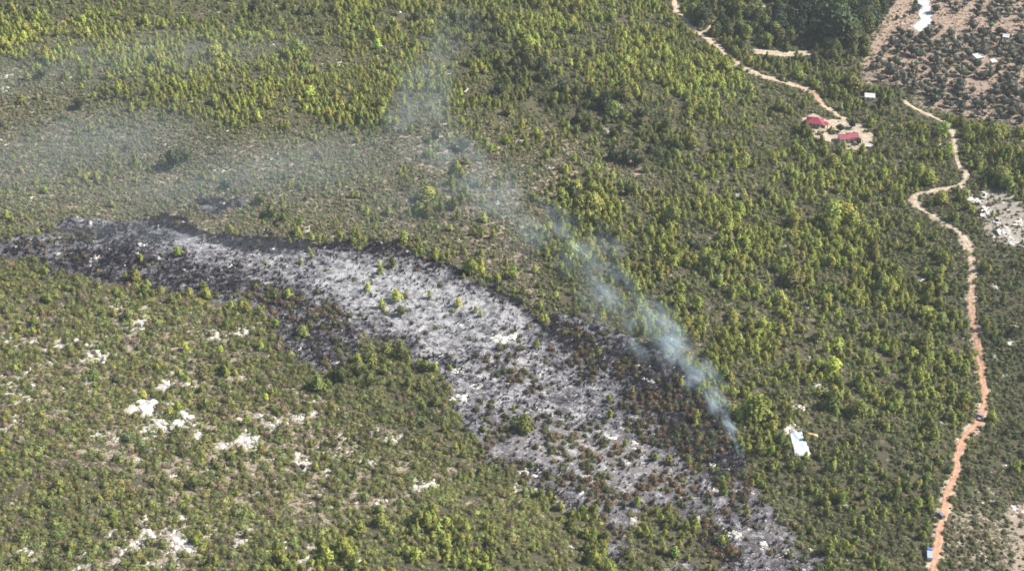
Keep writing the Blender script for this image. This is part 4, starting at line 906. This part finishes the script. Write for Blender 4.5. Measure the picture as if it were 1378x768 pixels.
vehicle('parked_car', 1265, 694, 115, 4.5, 1.85, SUV, SUVC, 'cargrey', 'dark car pulled onto the pale verge of the red road', 'car')
vehicle('water_truck', 1250, 748, 78, 6.3, 2.3, TRK, TRKC, 'carwhite', 'white and blue truck in the bushes beside the red road', 'truck', 'carblue', (-3.15, 1.15, .98, 2.2, 'carwhite', 'tank'))
vehicle('pickup_truck', 1319, 562, 60, 5.1, 1.9, PICK, PICKC, 'carsilver', 'grey pickup truck on the bend of the red road', 'pickup', 'cargrey')

# ------------------------------------------------------------------ smoke
def smoke_material(name, dens, scale, lo, hi, stretch):
    m, nt, out, N = newmat(name); L = nt.links.new
    tc = N('ShaderNodeTexCoord'); ge = N('ShaderNodeNewGeometry')
    ln = N('ShaderNodeVectorMath', operation='LENGTH'); L(tc.outputs['Object'], ln.inputs[0])
    fo = N('ShaderNodeMapRange', interpolation_type='SMOOTHSTEP'); fo.inputs[1].default_value = 1; fo.inputs[2].default_value = .15; L(ln.outputs['Value'], fo.inputs[0])
    mp = N('ShaderNodeMapping'); mp.inputs['Scale'].default_value = stretch; mp.inputs['Location'].default_value = (random.random() * 50, random.random() * 50, random.random() * 50); L(tc.outputs['Object'], mp.inputs[0])
    no = N('ShaderNodeTexNoise'); no.inputs['Scale'].default_value = scale; no.inputs['Detail'].default_value = 4; no.inputs['Distortion'].default_value = .8; L(mp.outputs[0], no.inputs['Vector'])
    mr = N('ShaderNodeMapRange', interpolation_type='SMOOTHSTEP'); mr.inputs[1].default_value = lo; mr.inputs[2].default_value = hi; L(no.outputs[0], mr.inputs[0])
    mu = N('ShaderNodeMath', operation='MULTIPLY'); L(fo.outputs[0], mu.inputs[0]); L(mr.outputs[0], mu.inputs[1])
    m2 = N('ShaderNodeMath', operation='MULTIPLY'); m2.inputs[1].default_value = dens; L(mu.outputs[0], m2.inputs[0])
    pv = N('ShaderNodeVolumePrincipled'); pv.inputs['Color'].default_value = (.72, .88, 1.0, 1); pv.inputs['Anisotropy'].default_value = 0; L(m2.outputs[0], pv.inputs['Density']); L(pv.outputs[0], out.inputs['Volume'])
    return m
_v, _f = ico(3, 1, 0, 1, 1, 1, 0)
def puff(root, a, b, r, dens, scale=2.0, lo=.4, hi=.68, flat=1.0, k=.0, stretch=(.6, 1, 1)):
    """a, b: world end points of the puff's long axis"""
    a = Vector(a); b = Vector(b); c = (a + b) / 2; d = b - a; l = d.length / 2
    me = mesh('puff', _v, _f, True); o = link('puff', me, root, smoke_material('smoke', dens, scale, lo, hi, stretch))
    q = d.to_track_quat('X', 'Z'); o.matrix_parent_inverse = root.matrix_world.inverted() if False else Matrix.Identity(4)
    o.location = c - root.location; o.rotation_mode = 'QUATERNION'; o.rotation_quaternion = q; o.scale = (l * 1.5, r, r * flat); return o
def sm(a, b, h): return ground(np.array([float(a)]), np.array([float(b)]), h * .3)[0]
p0 = sm(999, 612, 0); plume = empty('smoke_plume', tuple(p0)); tag(plume, 'thin bluish-white smoke plume drifting uphill from the burn margin', 'smoke', kind='stuff')
PATH = [(1002, 619, -.5, 1.4, .36), (990, 592, 4, 2.4, .28), (974, 563, 8, 3.8, .19), (955, 525, 13, 6.0, .10), (925, 485, 18, 10, .060), (890, 455, 22, 13, .042), (850, 415, 28, 14.4, .034), (800, 365, 34, 14.4, .034), (760, 330, 36, 14.4, .022), (700, 285, 44, 18, .014), (640, 235, 60, 22, .0105), (590, 195, 66, 24, .008), (545, 150, 70, 22, .010), (585, 95, 46, 26, .003), (610, 20, 50, 26, .003)]
for (a, b, h, r, d), (a2, b2, h2, r2_, d2) in zip(PATH[:-1], PATH[1:]):
    q0, q1 = sm(a, b, h), sm(a2, b2, h2)
    puff(plume, q0, q1, max(r, r2_) * 1.15, (d + d2) * (.66 if r < 13 else .5), 2.0, .42, .68)
    if 5 < r < 14.5:
        for _ in range(2):
            w1 = np.array([random.gauss(0, r * .9), random.gauss(0, r * .9), random.uniform(0, r * .5)]); puff(plume, q0 + w1, q1 + w1, r * random.uniform(.5, .8), (d + d2) * .34, 1.8, .42, .68)
veil = empty('smoke_veil', tuple(sm(250, 240, 10))); tag(veil, 'faint smoke veil hanging over the pale scrub above the burnt strip', 'smoke', kind='stuff')
for a, b, a2, b2, r, d in ((-60, 260, 260, 170, 62, .005), (100, 290, 560, 200, 54, .005), (330, 330, 760, 470, 22, .006), (480, 300, 700, 240, 34, .006), (60, 310, 420, 330, 20, .006), (-80, 120, 420, 60, 50, .0045)):
    puff(veil, sm(a, b, 14), sm(a2, b2, 18), r, d, 1.2, .15, .8, .42)

# ------------------------------------------------------------------ haze (the air between camera and slope)
m, nt, out, N = newmat('haze'); pv = N('ShaderNodeVolumePrincipled'); pv.inputs['Color'].default_value = (.82, .90, 1, 1); pv.inputs['Density'].default_value = .00005; nt.links.new(pv.outputs[0], out.inputs['Volume'])
zlo = float(Z.min()) - 1
hb = MB().box(-5600, 5600, -5600, 6600, min(zlo, -80), 425).build('haze', m); tag(hb, 'thin daylight haze over the whole hillside', 'haze', kind='stuff')
